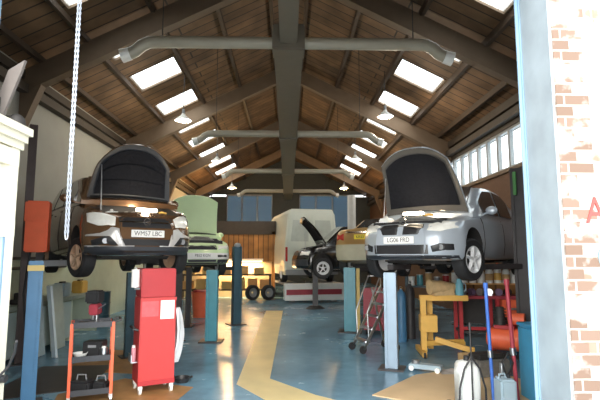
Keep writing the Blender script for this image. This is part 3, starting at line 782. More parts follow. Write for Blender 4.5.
# ------------------------------------------------------------------ door leaf, chain and bracket at the left
dl = thing('door_leaf', 'cream painted door leaf with a glazed panel, standing open at the left edge', 'door', (-1.80, 1.9, 0))
d = B(); d.b2(-.05, 0, 0, 1.28, .02, 2.55); d.build('leaf', 'cream', dl, bevel=.006)
d = B(); d.b2(-.07, .05, -.02, 1.31, 2.55, 2.60); d.b2(-.07, .03, -.02, 1.30, 2.50, 2.55); d.b2(-.07, .07, -.02, 1.33, 2.60, 2.65); d.build('cornice', 'cream', dl)
d = B()
for y in (1.18, .66): d.b2(0, .02, y, y + .09, .1, 2.5)
for z in (.08, .9, 1.92, 2.38): d.b2(0, .022, 0, 1.27, z, z + .11)
d.build('panel_moulding', 'cream', dl)
B().b2(.0, .012, .76, 1.17, .95, 1.92).build('glazed_panel', mat('pale_blue_glass', (.55, .66, .75), .2, coat=.5), dl)
B().b2(.0, .018, 1.16, 1.185, .93, 1.94).build('glazing_bead', 'steelblue', dl)
B().cyl((.02, 1.2, 1.05), (.07, 1.2, 1.05), .025).build('handle', 'black', dl)
for z in (.3, 2.2): B().cyl((-.02, 1.29, z), (-.02, 1.29, z + .1), .015).build('hinge', 'steel', dl)
cab = B().tube([(-1.60, 2.95, 1.30), (-1.66, 3.05, 1.22), (-1.73, 3.12, 1.12), (-1.75, 3.0, 1.05), (-1.7, 2.92, .98), (-1.64, 3.06, .92), (-1.7, 3.15, .5), (-1.70, 3.1, .01)], .008, 6).build('power_cable', 'blackrub', smooth=True)
tag(cab, 'thin black cable looped against the cream door leaf', 'cable')
gal = mat('bright_galvanised', (.34, .38, .45), .45, .3)
ch = thing('chain', 'bright steel hoist chain hanging in two strands at the left of the doorway', 'chain', (-1.575, 3.46, 0))
for sx_, st in ((-.009, 'strand'), (.009, 'strand')):
    b = B(); z = 1.95; k = 0
    while z < 4.0:
        pts = [(math.cos(t) * .0055, math.sin(t) * .014) for t in [2 * math.pi * j / 10 for j in range(10)]]
        if k % 2: lp = [(sx_ + u, 0, z + v) for u, v in pts]
        else: lp = [(sx_, u, z + v) for u, v in pts]
        b.tube(lp + lp[:1], .0028, 5); z += .021; k += 1
    b.build(st, gal, ch, smooth=True)
b = B(); lp = [(math.cos(t) * .009, 0, 1.945 + math.sin(t) * .03) for t in [math.pi + math.pi * j / 8 for j in range(9)]]; b.tube(lp, .005, 6).build('bottom_loop', 'steel', ch)
B().b2(-.04, .04, -.03, .03, 3.98, 4.1).build('chain_wheel', 'steel', ch)
br = thing('door_bracket', 'pale steel roller door bracket plate high at the left jamb', 'bracket', (-2.19, 3.60, 0))
B().prism([(-.02, .0, 2.74), (.14, .0, 3.22), (.16, .0, 3.3), (.04, .0, 3.22), (-.04, .0, 2.95)], (0, .03, 0)).build('plate', mat('pinkish_grey_paint', (.16, .14, .13), .6), br)
B().b2(-.06, .0, -.09, .0, 2.7, 3.0).build('fixing', 'dark', br)
wl = thing('wall_lamp', 'small dark bulkhead lamp below the bracket at the left jamb', 'lamp', (-2.13, 3.72, 2.84))
B().b2(-.2, -.04, -.02, .02, -.02, .05).build('arm', 'dark', wl); B().lathe([(.03, .06), (.06, .03), (.07, -.03), (.05, -.04)], axis='Z').build('lamp_head', 'dark', wl, smooth=True)

# writing painted on the brick wall at the right
sg = thing('painted_sign', 'painted lettering with a red A on the white brick wall', 'sign', (2.0, YF - .007, 0))
text('letter', 'A', .24, 'signred', sg, (-.045, 0, 2.08), ext=.003, sx=.8)
B().lathe([(.09, -.003), (.108, -.003), (.108, .003), (.09, .003), (.09, -.003)], (.06, 0, 1.79), 'Y', 28).build('ring', 'signblue', sg)

# ------------------------------------------------------------------ left foreground
tr = thing('tool_trolley', 'three tier trolley with black trays and red posts beside the red cabinet', 'trolley', (-2.50, 6.37, 0), R(22))
for z in (.10, .50, .91):
    b = B(); b.b2(-.235, .235, -.18, .18, z, z + .015)
    for s in (-1, 1): b.b2(s * .23, s * .24, -.18, .18, z, z + .07); b.b2(-.235, .235, s * .175, s * .185, z, z + .07)
    b.build('tray', 'bodydark', tr)
for sx_ in (-1, 1):
    for sy in (-1, 1):
        B().b2(sx_ * .24 - .018, sx_ * .24 + .018, sy * .185 - .018, sy * .185 + .018, .09, .97).build('post', 'orange', tr, bevel=.004)
        c = B(); c.cyl((sx_ * .24 - .012, sy * .18, .04), (sx_ * .24 + .012, sy * .18, .04), .04, n=14); c.b2(sx_ * .24 - .02, sx_ * .24 + .02, sy * .18 - .02, sy * .18 + .02, .05, .1); c.build('caster', 'steel', tr)
b = B().tube([(.24, -.15, .96), (.33, -.15, .99), (.33, .15, .99), (.24, .15, .96)], .014, 8).build('push_handle', 'black', tr, smooth=True)
def on_tr(x, y): p = Matrix.Rotation(R(22), 3, 'Z') @ Vector((x, y, 0)); return p.x - 2.50, p.y + 6.37
def gp(x, y, z): p = on_tr(x, y); return (p[0], p[1], z)
dp = thing('bench_drill', 'small bench drill with dark head and red column on the trolley', 'drill', gp(.02, .05, .925))
B().b2(-.12, .12, -.09, .09, 0, .03).build('base', 'grey', dp, bevel=.005); B().cyl((0, .05, .03), (0, .05, .38), .025).build('column', 'steel', dp, smooth=True)
B().b2(-.05, .06, -.1, .08, .12, .26).build('gearbox', 'winered', dp, bevel=.015); B().b2(-.09, .08, -.13, .10, .27, .43).build('head', 'black', dp, bevel=.02)
B().cyl((0, -.06, .06), (0, -.06, .13), .018, .024).build('chuck', 'steel', dp); B().cyl((.06, -.05, .2), (.15, -.05, .26), .008).build('lever', 'steel', dp)
t = B().tube([gp(-.15, 0, .955) , gp(-.05, -.08, .955), gp(.0, -.12, .955)], .02, 8).build('spanner', 'steel', smooth=True); tag(t, 'steel spanner lying on the top tray of the trolley', 'tool')
bw_ = B().lathe([(.03, 0), (.06, .02), (.085, .07), (.09, .08), (.082, .075), (.05, .025), (.02, .012)]).build('bowl', 'white', smooth=True, loc=gp(-.13, -.05, .515)); tag(bw_, 'white bowl on the middle tray of the trolley', 'bowl')
bx = thing('socket_case', 'black box standing on the middle tray of the trolley', 'case', gp(.04, .05, .515)); B().b2(-.12, .12, -.1, .1, 0, .20).build('case', 'black', bx, bevel=.01); B().b2(-.05, .05, -.11, -.1, .13, .16).build('handle', 'grey', bx)
cn = thing('spray_can', 'silver tin in front of the black box on the trolley', 'can', gp(.14, -.1, .515)); B().cyl((0, 0, 0), (0, 0, .13), .05, n=18).build('body', 'steel', cn, smooth=True); B().cyl((0, 0, .13), (0, 0, .15), .03, .02).build('cap', 'white', cn, smooth=True)
for k, (x, y, sx_, sz, lb) in enumerate(((-.10, 0, .13, .14, 'black tool bag on the bottom tray of the trolley'), (.13, .02, .09, .10, 'black power tool case on the bottom tray of the trolley'))):
    tb = thing('tool_bag' if k == 0 else 'tool_case', lb, 'tool bag' if k == 0 else 'case', gp(x, y, .115)); B().b2(-sx_, sx_, -.1, .1, 0, sz).build('body', 'black', tb, bevel=.025)
    B().tube([(-.06, 0, sz - .005), (-.05, 0, sz + .06), (.05, 0, sz + .06), (.06, 0, sz - .005)], .01, 6).build('handle', 'grey', tb, smooth=True)

rc = thing('tool_cabinet', 'tall red tool cabinet on casters with a white notice', 'cabinet', (-1.83, 6.80, 0), R(27)); rc.scale = (.87, 1, 1)
B().b2(-.27, .27, -.22, .22, .12, 1.24).build('cabinet_body', 'red', rc, bevel=.012)
B().b2(-.262, .262, -.2, .22, 1.245, 1.63).build('top_chest', 'deepred', rc, bevel=.012)
B().b2(-.272, .272, -.23, -.22, 1.205, 1.245).build('top_edge', 'red', rc, bevel=.003)
B().b2(-.272, .272, -.228, -.22, .12, .18).build('plinth', 'deepred', rc)
B().b2(.03, .24, -.226, -.222, .96, 1.22).build('notice', 'paper', rc)
B().b2(-.25, .0, -.2235, -.2215, 1.0, 1.2).build('faded_panel', mat('faded_red', (.60, .09, .10), .5, var=.35, scale=12), rc)
for sx_ in (-1, 1):
    for sy in (-1, 1):
        c = B(); c.cyl((sx_ * .23 - .018, sy * .18, .055), (sx_ * .23 + .018, sy * .18, .055), .055, n=16); c.b2(sx_ * .23 - .03, sx_ * .23 + .03, sy * .18 - .03, sy * .18 + .03, .07, .125); c.build('caster', 'plastic_w', rc)
B().tube([(-.27, -.14, .82), (-.34, -.14, .84), (-.34, .14, .84), (-.27, .14, .82)], .014, 8).build('side_handle', 'black', rc, smooth=True)
b = B(); b.b2(-.36, -.27, -.12, .1, .40, .41); b.b2(-.36, -.35, -.12, .1, .40, .50); b.build('side_rack', 'steel', rc)
def cabp(x, y, z): p = Matrix.Rotation(R(27), 3, 'Z') @ Vector((x * .87, y, 0)); return (p.x - 1.83, p.y + 6.80, z)
sp_ = thing('aerosol', 'pinkish aerosol can in the side rack of the red cabinet', 'can', cabp(-.315, -.06, .41)); B().cyl((0, 0, 0), (0, 0, .18), .03, n=16).build('body', mat('pink_tin', (.62, .28, .33), .4), sp_, smooth=True); B().cyl((0, 0, .18), (0, 0, .21), .022).build('cap', 'white', sp_, smooth=True)
pr = thing('paper_roll', 'roll of white paper on the left of the red top chest', 'paper roll', cabp(-.325, -.05, 1.38)); B().cyl((0, 0, 0), (0, 0, .24), .055, n=20).build('roll', 'paper', pr, smooth=True); B().cyl((0, 0, -.03), (0, 0, .27), .012).build('spindle', 'steel', pr); B().b2(0, .065, -.012, .012, -.03, -.01).build('bracket', 'steel', pr)
ct_ = B(); 
def coat(u, v):
    z = 1.08 - .74 * v; wd = .07 + .12 * math.sin(math.pi * min(1, v * .9 + .1)); y = (u * 2 - 1) * wd
    return (.285 + .10 * math.sin(math.pi * u) * (.3 + .9 * math.sin(math.pi * min(1, v * .8 + .1))) + .02 * math.sin(u * 14 + v * 4), y, z)
o = ct_.grid(coat, 12, 12, (.02, 0, 0)).build('white_overall', 'cloth', smooth=True); o.location = (-1.86, 6.79, 0); o.rotation_euler = (0, 0, R(27)); tag(o, 'white overall hanging on the right side of the red cabinet', 'clothing')
tb = thing('drain_tray', 'black drain tray on the floor behind the red cabinet', 'tray', (-1.52, 7.2, 0)); b = B(); b.lathe([(.0, 0), (.09, 0), (.11, .07), (.12, .07), (.105, .02), (.0, .015)], n=24); b.build('pan', 'black', tb, smooth=True); B().cyl((.10, 0, .05), (.15, 0, .08), .015).build('spout', 'black', tb)

for (pts, lb) in (([(-2.7, 5.6), (-1.5, 5.5), (-1.3, 6.9), (-2.4, 7.4), (-3.0, 6.6)], 'oil stained cardboard sheet on the floor under the trolley'), ([(-3.6, 7.9), (-2.3, 7.7), (-2.2, 9.4), (-3.5, 9.6)], 'brown cardboard sheet on the floor under the bronze car')):
    o = B().prism([(x, y, .001) for x, y in pts], (0, 0, .006)).build('cardboard_sheet', 'wetcard'); tag(o, lb, 'cardboard')
o = B().prism([(x, y, .001) for x, y in ((-3.9, 6.2), (-2.75, 6.9), (-2.9, 8.3), (-4.0, 8.2))], (0, 0, .008)).build('rubber_mat', mat('oily_black_mat', (.05, .04, .035), .45, var=.6, scale=4)); tag(o, 'oily black mat on the floor between the blue column and the trolley', 'mat')
o = B().prism([(x, y, .001) for x, y in ((1.1, 6.45), (2.6, 5.4), (3.5, 7.0), (3.1, 8.0), (1.95, 7.5))], (0, 0, .012)).build('floor_board', mat('pale_plywood', (.66, .47, .27), .7, var=.2, scale=2)); tag(o, 'pale plywood board on the floor in front of the silver saloon', 'board')

# bench and panels against the left wall
wb_ = thing('work_bench', 'pale green steel bench against the left wall under the bronze car', 'bench', (-5.05, 9.6, 0))
B().b2(-.4, .42, -2.2, 2.6, .86, .94).build('bench_top', mat('grey_green_top', (.30, .34, .28), .6), wb_, bevel=.01)
for y in (-2.0, -.45, 1.1, 2.5): B().b2(-.38, .38, y - .04, y + .04, 0, .86).build('leg', 'greenwall', wb_)
B().b2(-.38, -.34, -2.2, 2.6, 0, .86).build('back_panel', 'greenwall', wb_)
for y0, y1 in ((-1.94, -.5), (-.4, 1.05)): B().b2(.36, .39, y0, y1, .08, .84).build('cupboard_door', mat('pale_blue_green', (.46, .55, .52), .5, var=.12), wb_, bevel=.006)
pl = B().prism([(-4.20, 8.92, .01), (-4.09, 8.84, .01), (-4.26, 8.84, 1.26), (-4.37, 8.92, 1.26)], (.02, .04, 0)).build('leaning_board', mat('bluish_white_board', (.66, .74, .78), .5)); tag(pl, 'narrow bluish white board leaning upright left of the trolley', 'board')
for k, (y, c, lb) in enumerate(((8.95, (.42, .52, .55), 'pale blue sheet metal panel leaning on the green bench beside the blue column'), (9.75, (.50, .56, .50), 'pale green sheet metal panel leaning on the green bench behind the trolley'))):
    o = B().prism([(-4.48, y - .3, .01), (-4.45, y - .3, .01), (-4.58, y - .3, 1.25), (-4.61, y - .3, 1.25)], (0, .55, 0)).build('sheet_metal', mat('sheet_panel', c, .45)); tag(o, lb, 'panel')
o = B().tube([(-5.44, 7, 1.55), (-5.44, 12, 1.55)], .03, 8).build('wall_conduit', 'dark', kind=S)
vs = thing('bench_vice', 'dark bench vice on the green bench at the left wall', 'vice', (-4.85, 8.9, .94)); B().b2(-.12, .12, -.1, .1, 0, .08).build('base', 'dark', vs, bevel=.01); B().b2(-.05, .18, -.06, .06, .08, .2).build('jaw', 'dark', vs, bevel=.01); B().cyl((.18, 0, .12), (.34, 0, .12), .015).build('screw', 'steel', vs)
ob = thing('oil_drum', 'dark blue oil drum beside the green bench at the left wall', 'drum', (-4.9, 12.8, 0)); B().lathe([(.0, 0), (.28, 0), (.29, .02), (.28, .3), (.295, .31), (.28, .33), (.28, .58), (.295, .59), (.28, .61), (.28, .86), (.29, .88), (.26, .87), (0, .87)]).build('drum', 'darkteal', ob, smooth=True); B().cyl((.15, 0, .87), (.15, 0, .89), .03).build('bung', 'steel', ob)

# ------------------------------------------------------------------ far left: racking and boxes in front of the partition
rk = thing('storage_rack', 'long dark shelf rack with cardboard boxes before the timber partition', 'rack', (-2.6, 20.7, 0))
for z in (.36, .98): B().b2(-1.95, 1.9, -.35, .35, z, z + .06).build('shelf', 'eave', rk)
for x in (-1.9, -.6, .6, 1.85): B().b2(x - .04, x + .04, -.34, .34, 0, .98).build('upright', 'eave', rk)
random.seed(7); X = -4.45; k = 0
nth = ['nearest the left wall', 'second from the left wall', 'third from the left wall', 'fourth from the left wall', 'fifth from the left wall', 'sixth from the left wall', 'seventh from the left wall', 'last towards the aisle']
def cbox(x, y, z, wd, dp_, h, label, group):
    t = thing('cardboard_box', label, 'box', (x, y, z), 0, group)
    B().b2(-wd / 2, wd / 2, -dp_ / 2, dp_ / 2, 0, h).build('carton', mat('carton', (.50 + random.uniform(-.1, .12), .30, .11), .8), t); B().b2(-wd / 2 - .002, wd / 2 + .002, -.03, .03, h * .6, h + .002).build('tape', 'card', t)
for k in range(7):
    wd = random.uniform(.36, .46); cbox(-4.2 + k * .54, 20.65, .42, wd, .4, random.uniform(.3, .5), 'cardboard box on the lower shelf of the far rack, ' + (nth[k] if k < 6 else nth[7]), 'boxes on the lower shelf')
for k in range(5):
    wd = random.uniform(.4, .55); cbox(-4.1 + k * .72, 20.65, 1.04, wd, .45, random.uniform(.25, .5), 'cardboard box on top of the far rack, ' + (nth[k] if k < 4 else nth[7]), 'boxes on top of the rack')
for (x, y, lb) in ((-1.45, 20.05, 'grey tyre leaning near the end of the far rack'), (-.80, 20.05, 'dark tyre standing at the aisle end of the far rack')):
    t = thing('spare_tyre', lb, 'tyre', (x, y, .31), R(30)); B().lathe([(.19, -.09), (.28, -.1), (.31, -.06), (.31, .06), (.28, .1), (.19, .09), (.19, -.09)], axis='Y').build('tyre', 'blackrub', t, smooth=True); B().lathe([(.04, .05), (.18, .06), (.19, -.06), (.17, .02), (.04, .02), (.04, .05)], axis='Y').build('hub', 'grey', t, smooth=True)
dm = thing('dustbin', 'orange red bin standing by the far teal column', 'bin', (-2.6, 14.6, 0)); B().lathe([(0, 0), (.2, 0), (.26, .7), (.28, .72), (.26, .74), (0, .74)]).build('bin', 'orange', dm, smooth=True); B().cyl((0, 0, .74), (0, 0, .79), .27, .2).build('lid', 'deepred', dm, smooth=True)
M['warmstrip'] = lampmat('warm_strip_glow', (1, .66, .3), 3)
bl = thing('batten_lamp', 'warm strip lamp along the bottom edge of the timber partition boards', 'lamp', (-2.3, 21.36, 1.60)); B().b2(-1.2, 1.2, -.03, .14, -.02, .08).build('housing', 'white', bl); B().cyl((-1.15, .05, -.04), (1.15, .05, -.04), .025).build('tube', 'warmstrip', bl, smooth=True)
l = bpy.data.lights.new('strip_light', 'AREA'); l.shape = 'RECTANGLE'; l.size = 2.2; l.size_y = .15; l.energy = 55; l.color = (1, .68, .34)
lo = bpy.data.objects.new('strip_light', l); C.objects.link(lo); lo.parent = bl; lo.location = (0, 0, -.08)

# work lamps left in the engine bays
for car_, (x, y), lb in ((mpv, (.12, .45), 'glowing inspection lamp lying in the engine bay of the bronze car'), (saloon, (.05, .42), 'glowing inspection lamp lying in the engine bay of the silver saloon')):
    p = wpt(car_, x, y); t = thing('inspection_lamp', lb, 'lamp', (p[0], p[1], car_.location.z + .90), car_.rotation_euler.z)
    B().b2(-.19, .19, -.05, .05, 0, .03).build('body', 'black', t); B().b2(-.17, .17, -.04, .04, .03, .085).build('lens', 'workbulb', t, bevel=.01)
    B().tube([(.19, 0, .015), (.26, 0, .03), (.34, 0, .02)], .018, 8).build('handle', 'yellow', t, smooth=True)
    l = bpy.data.lights.new('work_light', 'POINT'); l.energy = 2.6; l.shadow_soft_size = .06; l.color = (1, .80, .55)
    lo = bpy.data.objects.new('work_light', l); C.objects.link(lo); lo.parent = t; lo.location = (0, -.02, .16)

# ------------------------------------------------------------------ middle right: steps, red cabinet
st = thing('platform_steps', 'silver steel steps on wheels under the gold saloon', 'steps', (1.66, 9.45, 0), R(20))
for s in (-1, 1):
    B().bar((-.34, s * .22, .08), (.30, s * .22, 1.18), .03, .05).build('stringer', 'steel', st)
    B().bar((.36, s * .22, .08), (.10, s * .22, 1.18), .03, .04).build('rear_strut', 'steel', st)
    B().tube([(-.24, s * .22, .3), (-.26, s * .22, .75), (.02, s * .22, 1.4), (.3, s * .22, 1.4), (.3, s * .22, 1.16)], .014, 8).build('handrail', 'steel', st, smooth=True)
    for x in (-.36, .36): B().cyl((x, s * .22 - .015, .07), (x, s * .22 + .015, .07), .07, n=18).build('wheel', 'blackrub', st)
for k in range(5):
    f = .12 + k * .2; B().box((-.34 + .64 * f, 0, .08 + 1.1 * f), (.14, .42, .025)).build('tread', 'steel', st)
rr = thing('red_tool_chest', 'dark red tool chest standing behind the silver steps', 'tool chest', (2.05, 12.15 - .7, 0), R(-20))
B().b2(-.24, .24, -.2, .2, .1, 1.05).build('body', 'winered', rr, bevel=.01)
for z in (.15, .4, .62, .82): B().b2(-.22, .22, -.215, -.2, z, z + .17).build('drawer', 'winered', rr, bevel=.004)
for sx_ in (-1, 1):
    for sy in (-1, 1): B().cyl((sx_ * .18 - .015, sy * .15, .05), (sx_ * .18 + .015, sy * .15, .05), .05).build('caster', 'blackrub', rr)

# ------------------------------------------------------------------ right: engine stand, red bench and its things
ys_ = thing('engine_stand', 'yellow steel engine stand with box and gearbox beside the red bench', 'engine stand', (2.80, 9.0, 0), R(-6))
for x, y in ((-.30, -.05), (-.12, .3)): B().b2(x - .05, x + .05, y - .05, y + .05, .06, 1.05).build('post', 'yellow', ys_, bevel=.006)
B().b2(-.36, .52, -.08, .02, .98, 1.08).build('top_rail', 'yellow', ys_, bevel=.006)
B().b2(-.36, -.06, -.14, .1, .42, .72).build('yellow_box', 'yellow', ys_, bevel=.01)
for a, b in (((-.34, -.35, .06), (-.34, .45, .06)), ((-.10, -.1, .30), (.50, -.3, .14)), ((-.34, 0, .2), (.48, .25, .2))): B().bar(a, b, .08, .09).build('foot', 'yellow', ys_, bevel=.006)
for p in ((-.34, -.35), (-.34, .45), (.50, -.3), (.48, .25)): B().cyl((p[0] - .02, p[1], .05), (p[0] + .02, p[1], .05), .05).build('caster', 'blackrub', ys_)
for p in ((.50, -.3), (.48, .25)): B().b2(p[0] - .03, p[0] + .03, p[1] - .03, p[1] + .03, .05, .2).build('caster_leg', 'yellow', ys_)
gb = thing('gearbox', 'rust yellow gearbox casing resting on the yellow engine stand', 'gearbox', (2.86, 8.95, 1.08), R(10))
g = B(); g.cyl((-.26, 0, .15), (-.05, 0, .15), .14, .11, 16); g.cyl((-.05, 0, .15), (.24, 0, .15), .12, .07, 16); g.b2(-.2, .2, -.08, .08, 0, .12); g.build('casing', mat('tan_casting', (.60, .42, .22), .6, var=.3, scale=12), gb, smooth=True)
B().cyl((.24, 0, .15), (.32, 0, .15), .03).build('shaft', 'steel', gb)

bn = thing('steel_bench', 'red steel work bench crowded with parts and bottles at the right', 'bench', (4.02, 9.75, 0), R(-8))
B().b2(-.62, .75, -.3, .3, .96, 1.02).build('bench_top', 'winered', bn, bevel=.006)
for x in (-.58, .12, .70):
    for y in (-.26, .26): B().b2(x - .035, x + .035, y - .035, y + .035, 0, .96).build('leg', 'deepred', bn)
B().b2(-.58, .70, -.28, -.24, .36, .42).build('front_rail', 'deepred', bn); B().b2(-.6, .72, -.28, .28, .30, .34).build('lower_shelf', 'dark', bn)
B().b2(.2, .72, -.31, -.05, .62, .95).build('drawer_box', 'orange', bn, bevel=.01); B().b2(.3, .6, -.33, -.31, .76, .80).build('drawer_handle', 'steel', bn)
B().b2(-.6, .72, .26, .3, .42, .96).build('back_panel', 'dark', bn)
sh = thing('raised_shelf', 'small timber shelf standing on the red bench under the white bottles', 'shelf', (4.05, 9.85, 1.02), R(-8)); B().b2(-.5, .68, -.1, .14, .2, .23).build('board', mat('orange_pine', (.62, .34, .12), .6), sh); 
for x in (-.48, .66): B().b2(x - .02, x + .02, -.1, .14, 0, .2).build('side', 'wood', sh)
B().b2(-.5, .68, .12, .14, 0, .2).build('back', 'wood', sh)
def bpt(x, y, z): p = Matrix.Rotation(R(-8), 3, 'Z') @ Vector((x, y, 0)); return (p.x + 4.05, p.y + 9.85, z)
caps = [('red', 'deepred'), ('blue', 'bluepole'), ('white', 'white'), ('black', 'black'), ('orange', 'orange'), ('grey', 'grey'), ('yellow', 'yellow')]
ordn = ['first', 'second', 'third', 'fourth', 'fifth', 'sixth', 'seventh']
for k in range(7):
    h = [.36, .40, .33, .38, .41, .36, .39][k]
    t = thing('oil_bottle', 'white plastic bottle with %s cap, %s along the shelf from the aisle' % (caps[k][0], ordn[k]), 'bottle', bpt(-.42 + k * .165, .02, 1.25), 0, 'white bottles on the raised shelf')
    B().lathe([(0, 0), (.068, 0), (.072, .01), (.072, h * .62), (.055, h * .74), (.02, h * .84), (.02, h * .9), (0, h * .9)], n=18).build('body', 'plastic_w', t, smooth=True)
    B().cyl((0, 0, h * .9), (0, 0, h), .024, n=14).build('cap', caps[k][1], t, smooth=True)
    B().lathe([(.0715, h * .15), (.0735, h * .15), (.0735, h * .5), (.0715, h * .5), (.0715, h * .15)], n=18).build('label_band', ['card', 'card', 'plastic_w', 'card', 'yellow', 'card', 'plastic_w'][k], t, smooth=True)
nm = ['alternator', 'brake_caliper', 'starter_motor', 'pulley', 'water_pump', 'filter_housing']
for k in range(6):
    t = thing(nm[k], ['round grey alternator lying at the aisle end of the red bench', 'dusky brake caliper second along the front of the red bench', 'steel starter motor with purple sleeve on the red bench', 'steel pulley wheel lying on the front of the red bench', 'dusky purple water pump on the red bench below the bottles', 'black filter housing at the wall end of the red bench'][k], 'car part', bpt(-.52 + k * .17, -.27, 1.02), R(20 * k))
    m1, m2 = (('grey', 'steel'), ('purple', 'dark'), ('steel', 'purple'), ('steel', 'grey'), ('purple', 'steel'), ('black', 'steel'))[k]
    B().cyl((-.05, 0, .07), (.05, 0, .07), .07, .06, 18).build('casing', m1, t, smooth=True); B().cyl((.05, 0, .07), (.09, 0, .07), .025, n=12).build('shaft', m2, t, smooth=True); B().b2(-.03, .03, -.05, .05, 0, .03).build('foot', m1, t)
jg = thing('jug', 'blue plastic jug standing on the gearbox end of the yellow stand', 'jug', (3.17, 8.93, 1.08)); B().lathe([(0, 0), (.07, 0), (.075, .02), (.07, .2), (.045, .27), (.05, .3), (.04, .3), (0, .26)], n=18).build('body', mat('turquoise_plastic', (.16, .42, .52), .4), jg, smooth=True); B().tube([(.06, 0, .22), (.12, 0, .2), (.12, 0, .1), (.07, 0, .06)], .012, 6).build('handle', 'greyblue', jg, smooth=True)
# shelves of tins behind, against the right wall
ws = thing('wall_rack', 'dark steel rack of tins standing behind the yellow stand', 'rack', (3.55, 11.6, 0), R(-20))
for z in (.5, 1.05): B().b2(-.7, .7, -.2, .2, z, z + .04).build('shelf', 'darkteal', ws)
for x in (-.68, .68):
    for y in (-.18, .18): B().b2(x - .02, x + .02, y - .02, y + .02, 0, 1.3).build('upright', 'darkteal', ws)
tc_ = [('white', 'white'), ('turquoise', 'tealpost'), ('tan', 'card'), ('grey', 'grey'), ('red', 'deepred'), ('white', 'plastic_w')]
for k in range(6):
    p = Matrix.Rotation(R(-20), 3, 'Z') @ Vector((-.56 + k * .2, -.05, 0))
    t = thing('paint_tin', '%s tin on the top shelf of the dark steel rack, %s from the aisle' % (tc_[k][0], ordn[k]), 'tin', (p.x + 3.55, p.y + 11.6, 1.09), 0, 'tins on the steel rack')
    h = .2 + .05 * (k % 3); B().cyl((0, 0, 0), (0, 0, h), .075, n=18).build('body', tc_[k][1], t, smooth=True); B().cyl((0, 0, h), (0, 0, h + .015), .078, n=18).build('lid', 'steel', t, smooth=True)
eb = thing('engine_block', 'greasy engine block on the floor at the corner of the plywood board', 'engine', (3.05, 7.5, 0), R(15))
B().b2(-.28, .28, -.18, .18, 0.0, .25).build('block', 'bone', eb, bevel=.02); B().b2(-.25, .25, -.13, .13, .25, .33).build('head', 'dark', eb, bevel=.02); B().cyl((-.28, 0, .12), (-.33, 0, .12), .09).build('pulley', 'steel', eb, smooth=True)
rg_ = B().grid(lambda u, v: (2.35 + .45 * u, 7.5 + .3 * v, .013 + .05 * abs(math.sin(u * 7 + v * 2)) * math.sin(math.pi * u) * math.sin(math.pi * v)), 16, 10, (0, 0, -.008)).build('rag', mat('grey_rag', (.40, .36, .33), .9, var=.3), smooth=True); tag(rg_, 'grey rag heaped on the back of the plywood board', 'rag')
tj = thing('trolley_jack', 'small pale trolley jack at the foot of the silver blue column', 'jack', (2.17, 7.74, .012), R(60)); B().b2(-.09, .09, -.25, .25, .03, .10).build('frame', 'greyblue', tj, bevel=.01); B().cyl((0, .16, .1), (0, .16, .15), .06).build('saddle', 'steel', tj)
for y in (-.2, .2):
    for s in (-1, 1): B().cyl((s * .09, y, .04), (s * .12, y, .04), .04).build('wheel', 'plastic_w', tj)

# ------------------------------------------------------------------ right foreground
cn = thing('waste_oil_drainer', 'white plastic container in a black hooped frame, front right on the floor', 'drainer', (2.14, 5.88, 0))
b = B(); rg2 = []
for z, k in ((.05, .86), (.07, 1), (.40, 1), (.50, .96), (.54, .8), (.56, .4)): rg2.append([Vector((x * k, y * k, z)) for x, y in ((-.12, -.10), (-.08, -.13), (.08, -.13), (.12, -.10), (.12, .10), (.08, .13), (-.08, .13), (-.12, .10))])
b.loft(rg2).build('container', 'plastic_w', cn, smooth=True, ang=50)
B().cyl((0, 0, .55), (0, 0, .61), .035, n=14).build('cap', 'black', cn, smooth=True)
B().tube([(-.16, -.16, .02), (-.15, -.17, .28), (-.09, -.17, .5), (-.02, -.16, .60), (0, -.16, .66), (.02, -.16, .60), (.09, -.17, .5), (.15, -.17, .28), (.16, -.16, .02)], .012, 8).build('hoop', 'black', cn, smooth=True)
B().tube([(0, -.16, .06), (0, -.16, .60), (0, -.15, .98)], .010, 8).build('lance', 'black', cn, smooth=True); B().tube([(0, -.15, .94), (0, -.15, 1.02)], .018, 8).build('grip', 'black', cn, smooth=True)
b = B(); b.b2(-.2, .2, -.18, .16, .025, .05); b.build('base_frame', 'black', cn)
for x in (-.18, .18):
    for y in (-.15, .13): B().cyl((x - .02, y, .035), (x + .02, y, .035), .035).build('caster', 'black', cn)
gc = thing('jerrycan', 'pale grey blue canister on the floor beside the blue pole', 'canister', (2.58, 5.86, 0)); B().b2(-.09, .10, -.12, .12, 0, .36).build('body', 'greyblue', gc, bevel=.025); B().cyl((.05, 0, .355), (.05, 0, .40), .025).build('cap', 'black', gc); B().tube([(-.07, 0, .35), (-.06, 0, .40), (0, 0, .41), (.02, 0, .35)], .012, 6).build('handle', 'greyblue', gc, smooth=True)
def pole(nm, label, x, y, h, m, r, dx=0, foot=True):
    t = thing(nm, label, 'stand', (x, y, 0)); B().tube([(0, 0, .02), (dx * .5, 0, h * .5), (dx, 0, h)], r, 10).build('pole', m, t, smooth=True)
    B().cyl((0, 0, 0), (0, 0, .03), .11, .09, 18).build('foot', 'dark', t, smooth=True); B().tube([(dx, 0, h - .02), (dx, 0, h + .05)], r * 1.4, 10).build('top_grip', m, t, smooth=True); B().tube([(dx * .4, -.0, h * .4), (dx * .5, 0, h * .46)], r * 1.5, 10).build('clamp', 'steel', t, smooth=True)
pole('prop_stand', 'bright blue telescopic prop stand at the front right', 2.50, 6.0, 1.42, 'bluepole', .021, -.04)
pole('prop_stand', 'wine red telescopic prop stand right of the blue one', 2.82, 6.05, 1.46, 'winered', .025, -.07)
pole('prop_stand', 'thin pale prop stand right of the wine red one', 2.955, 5.80, 1.0, 'silverpost', .014, 0)
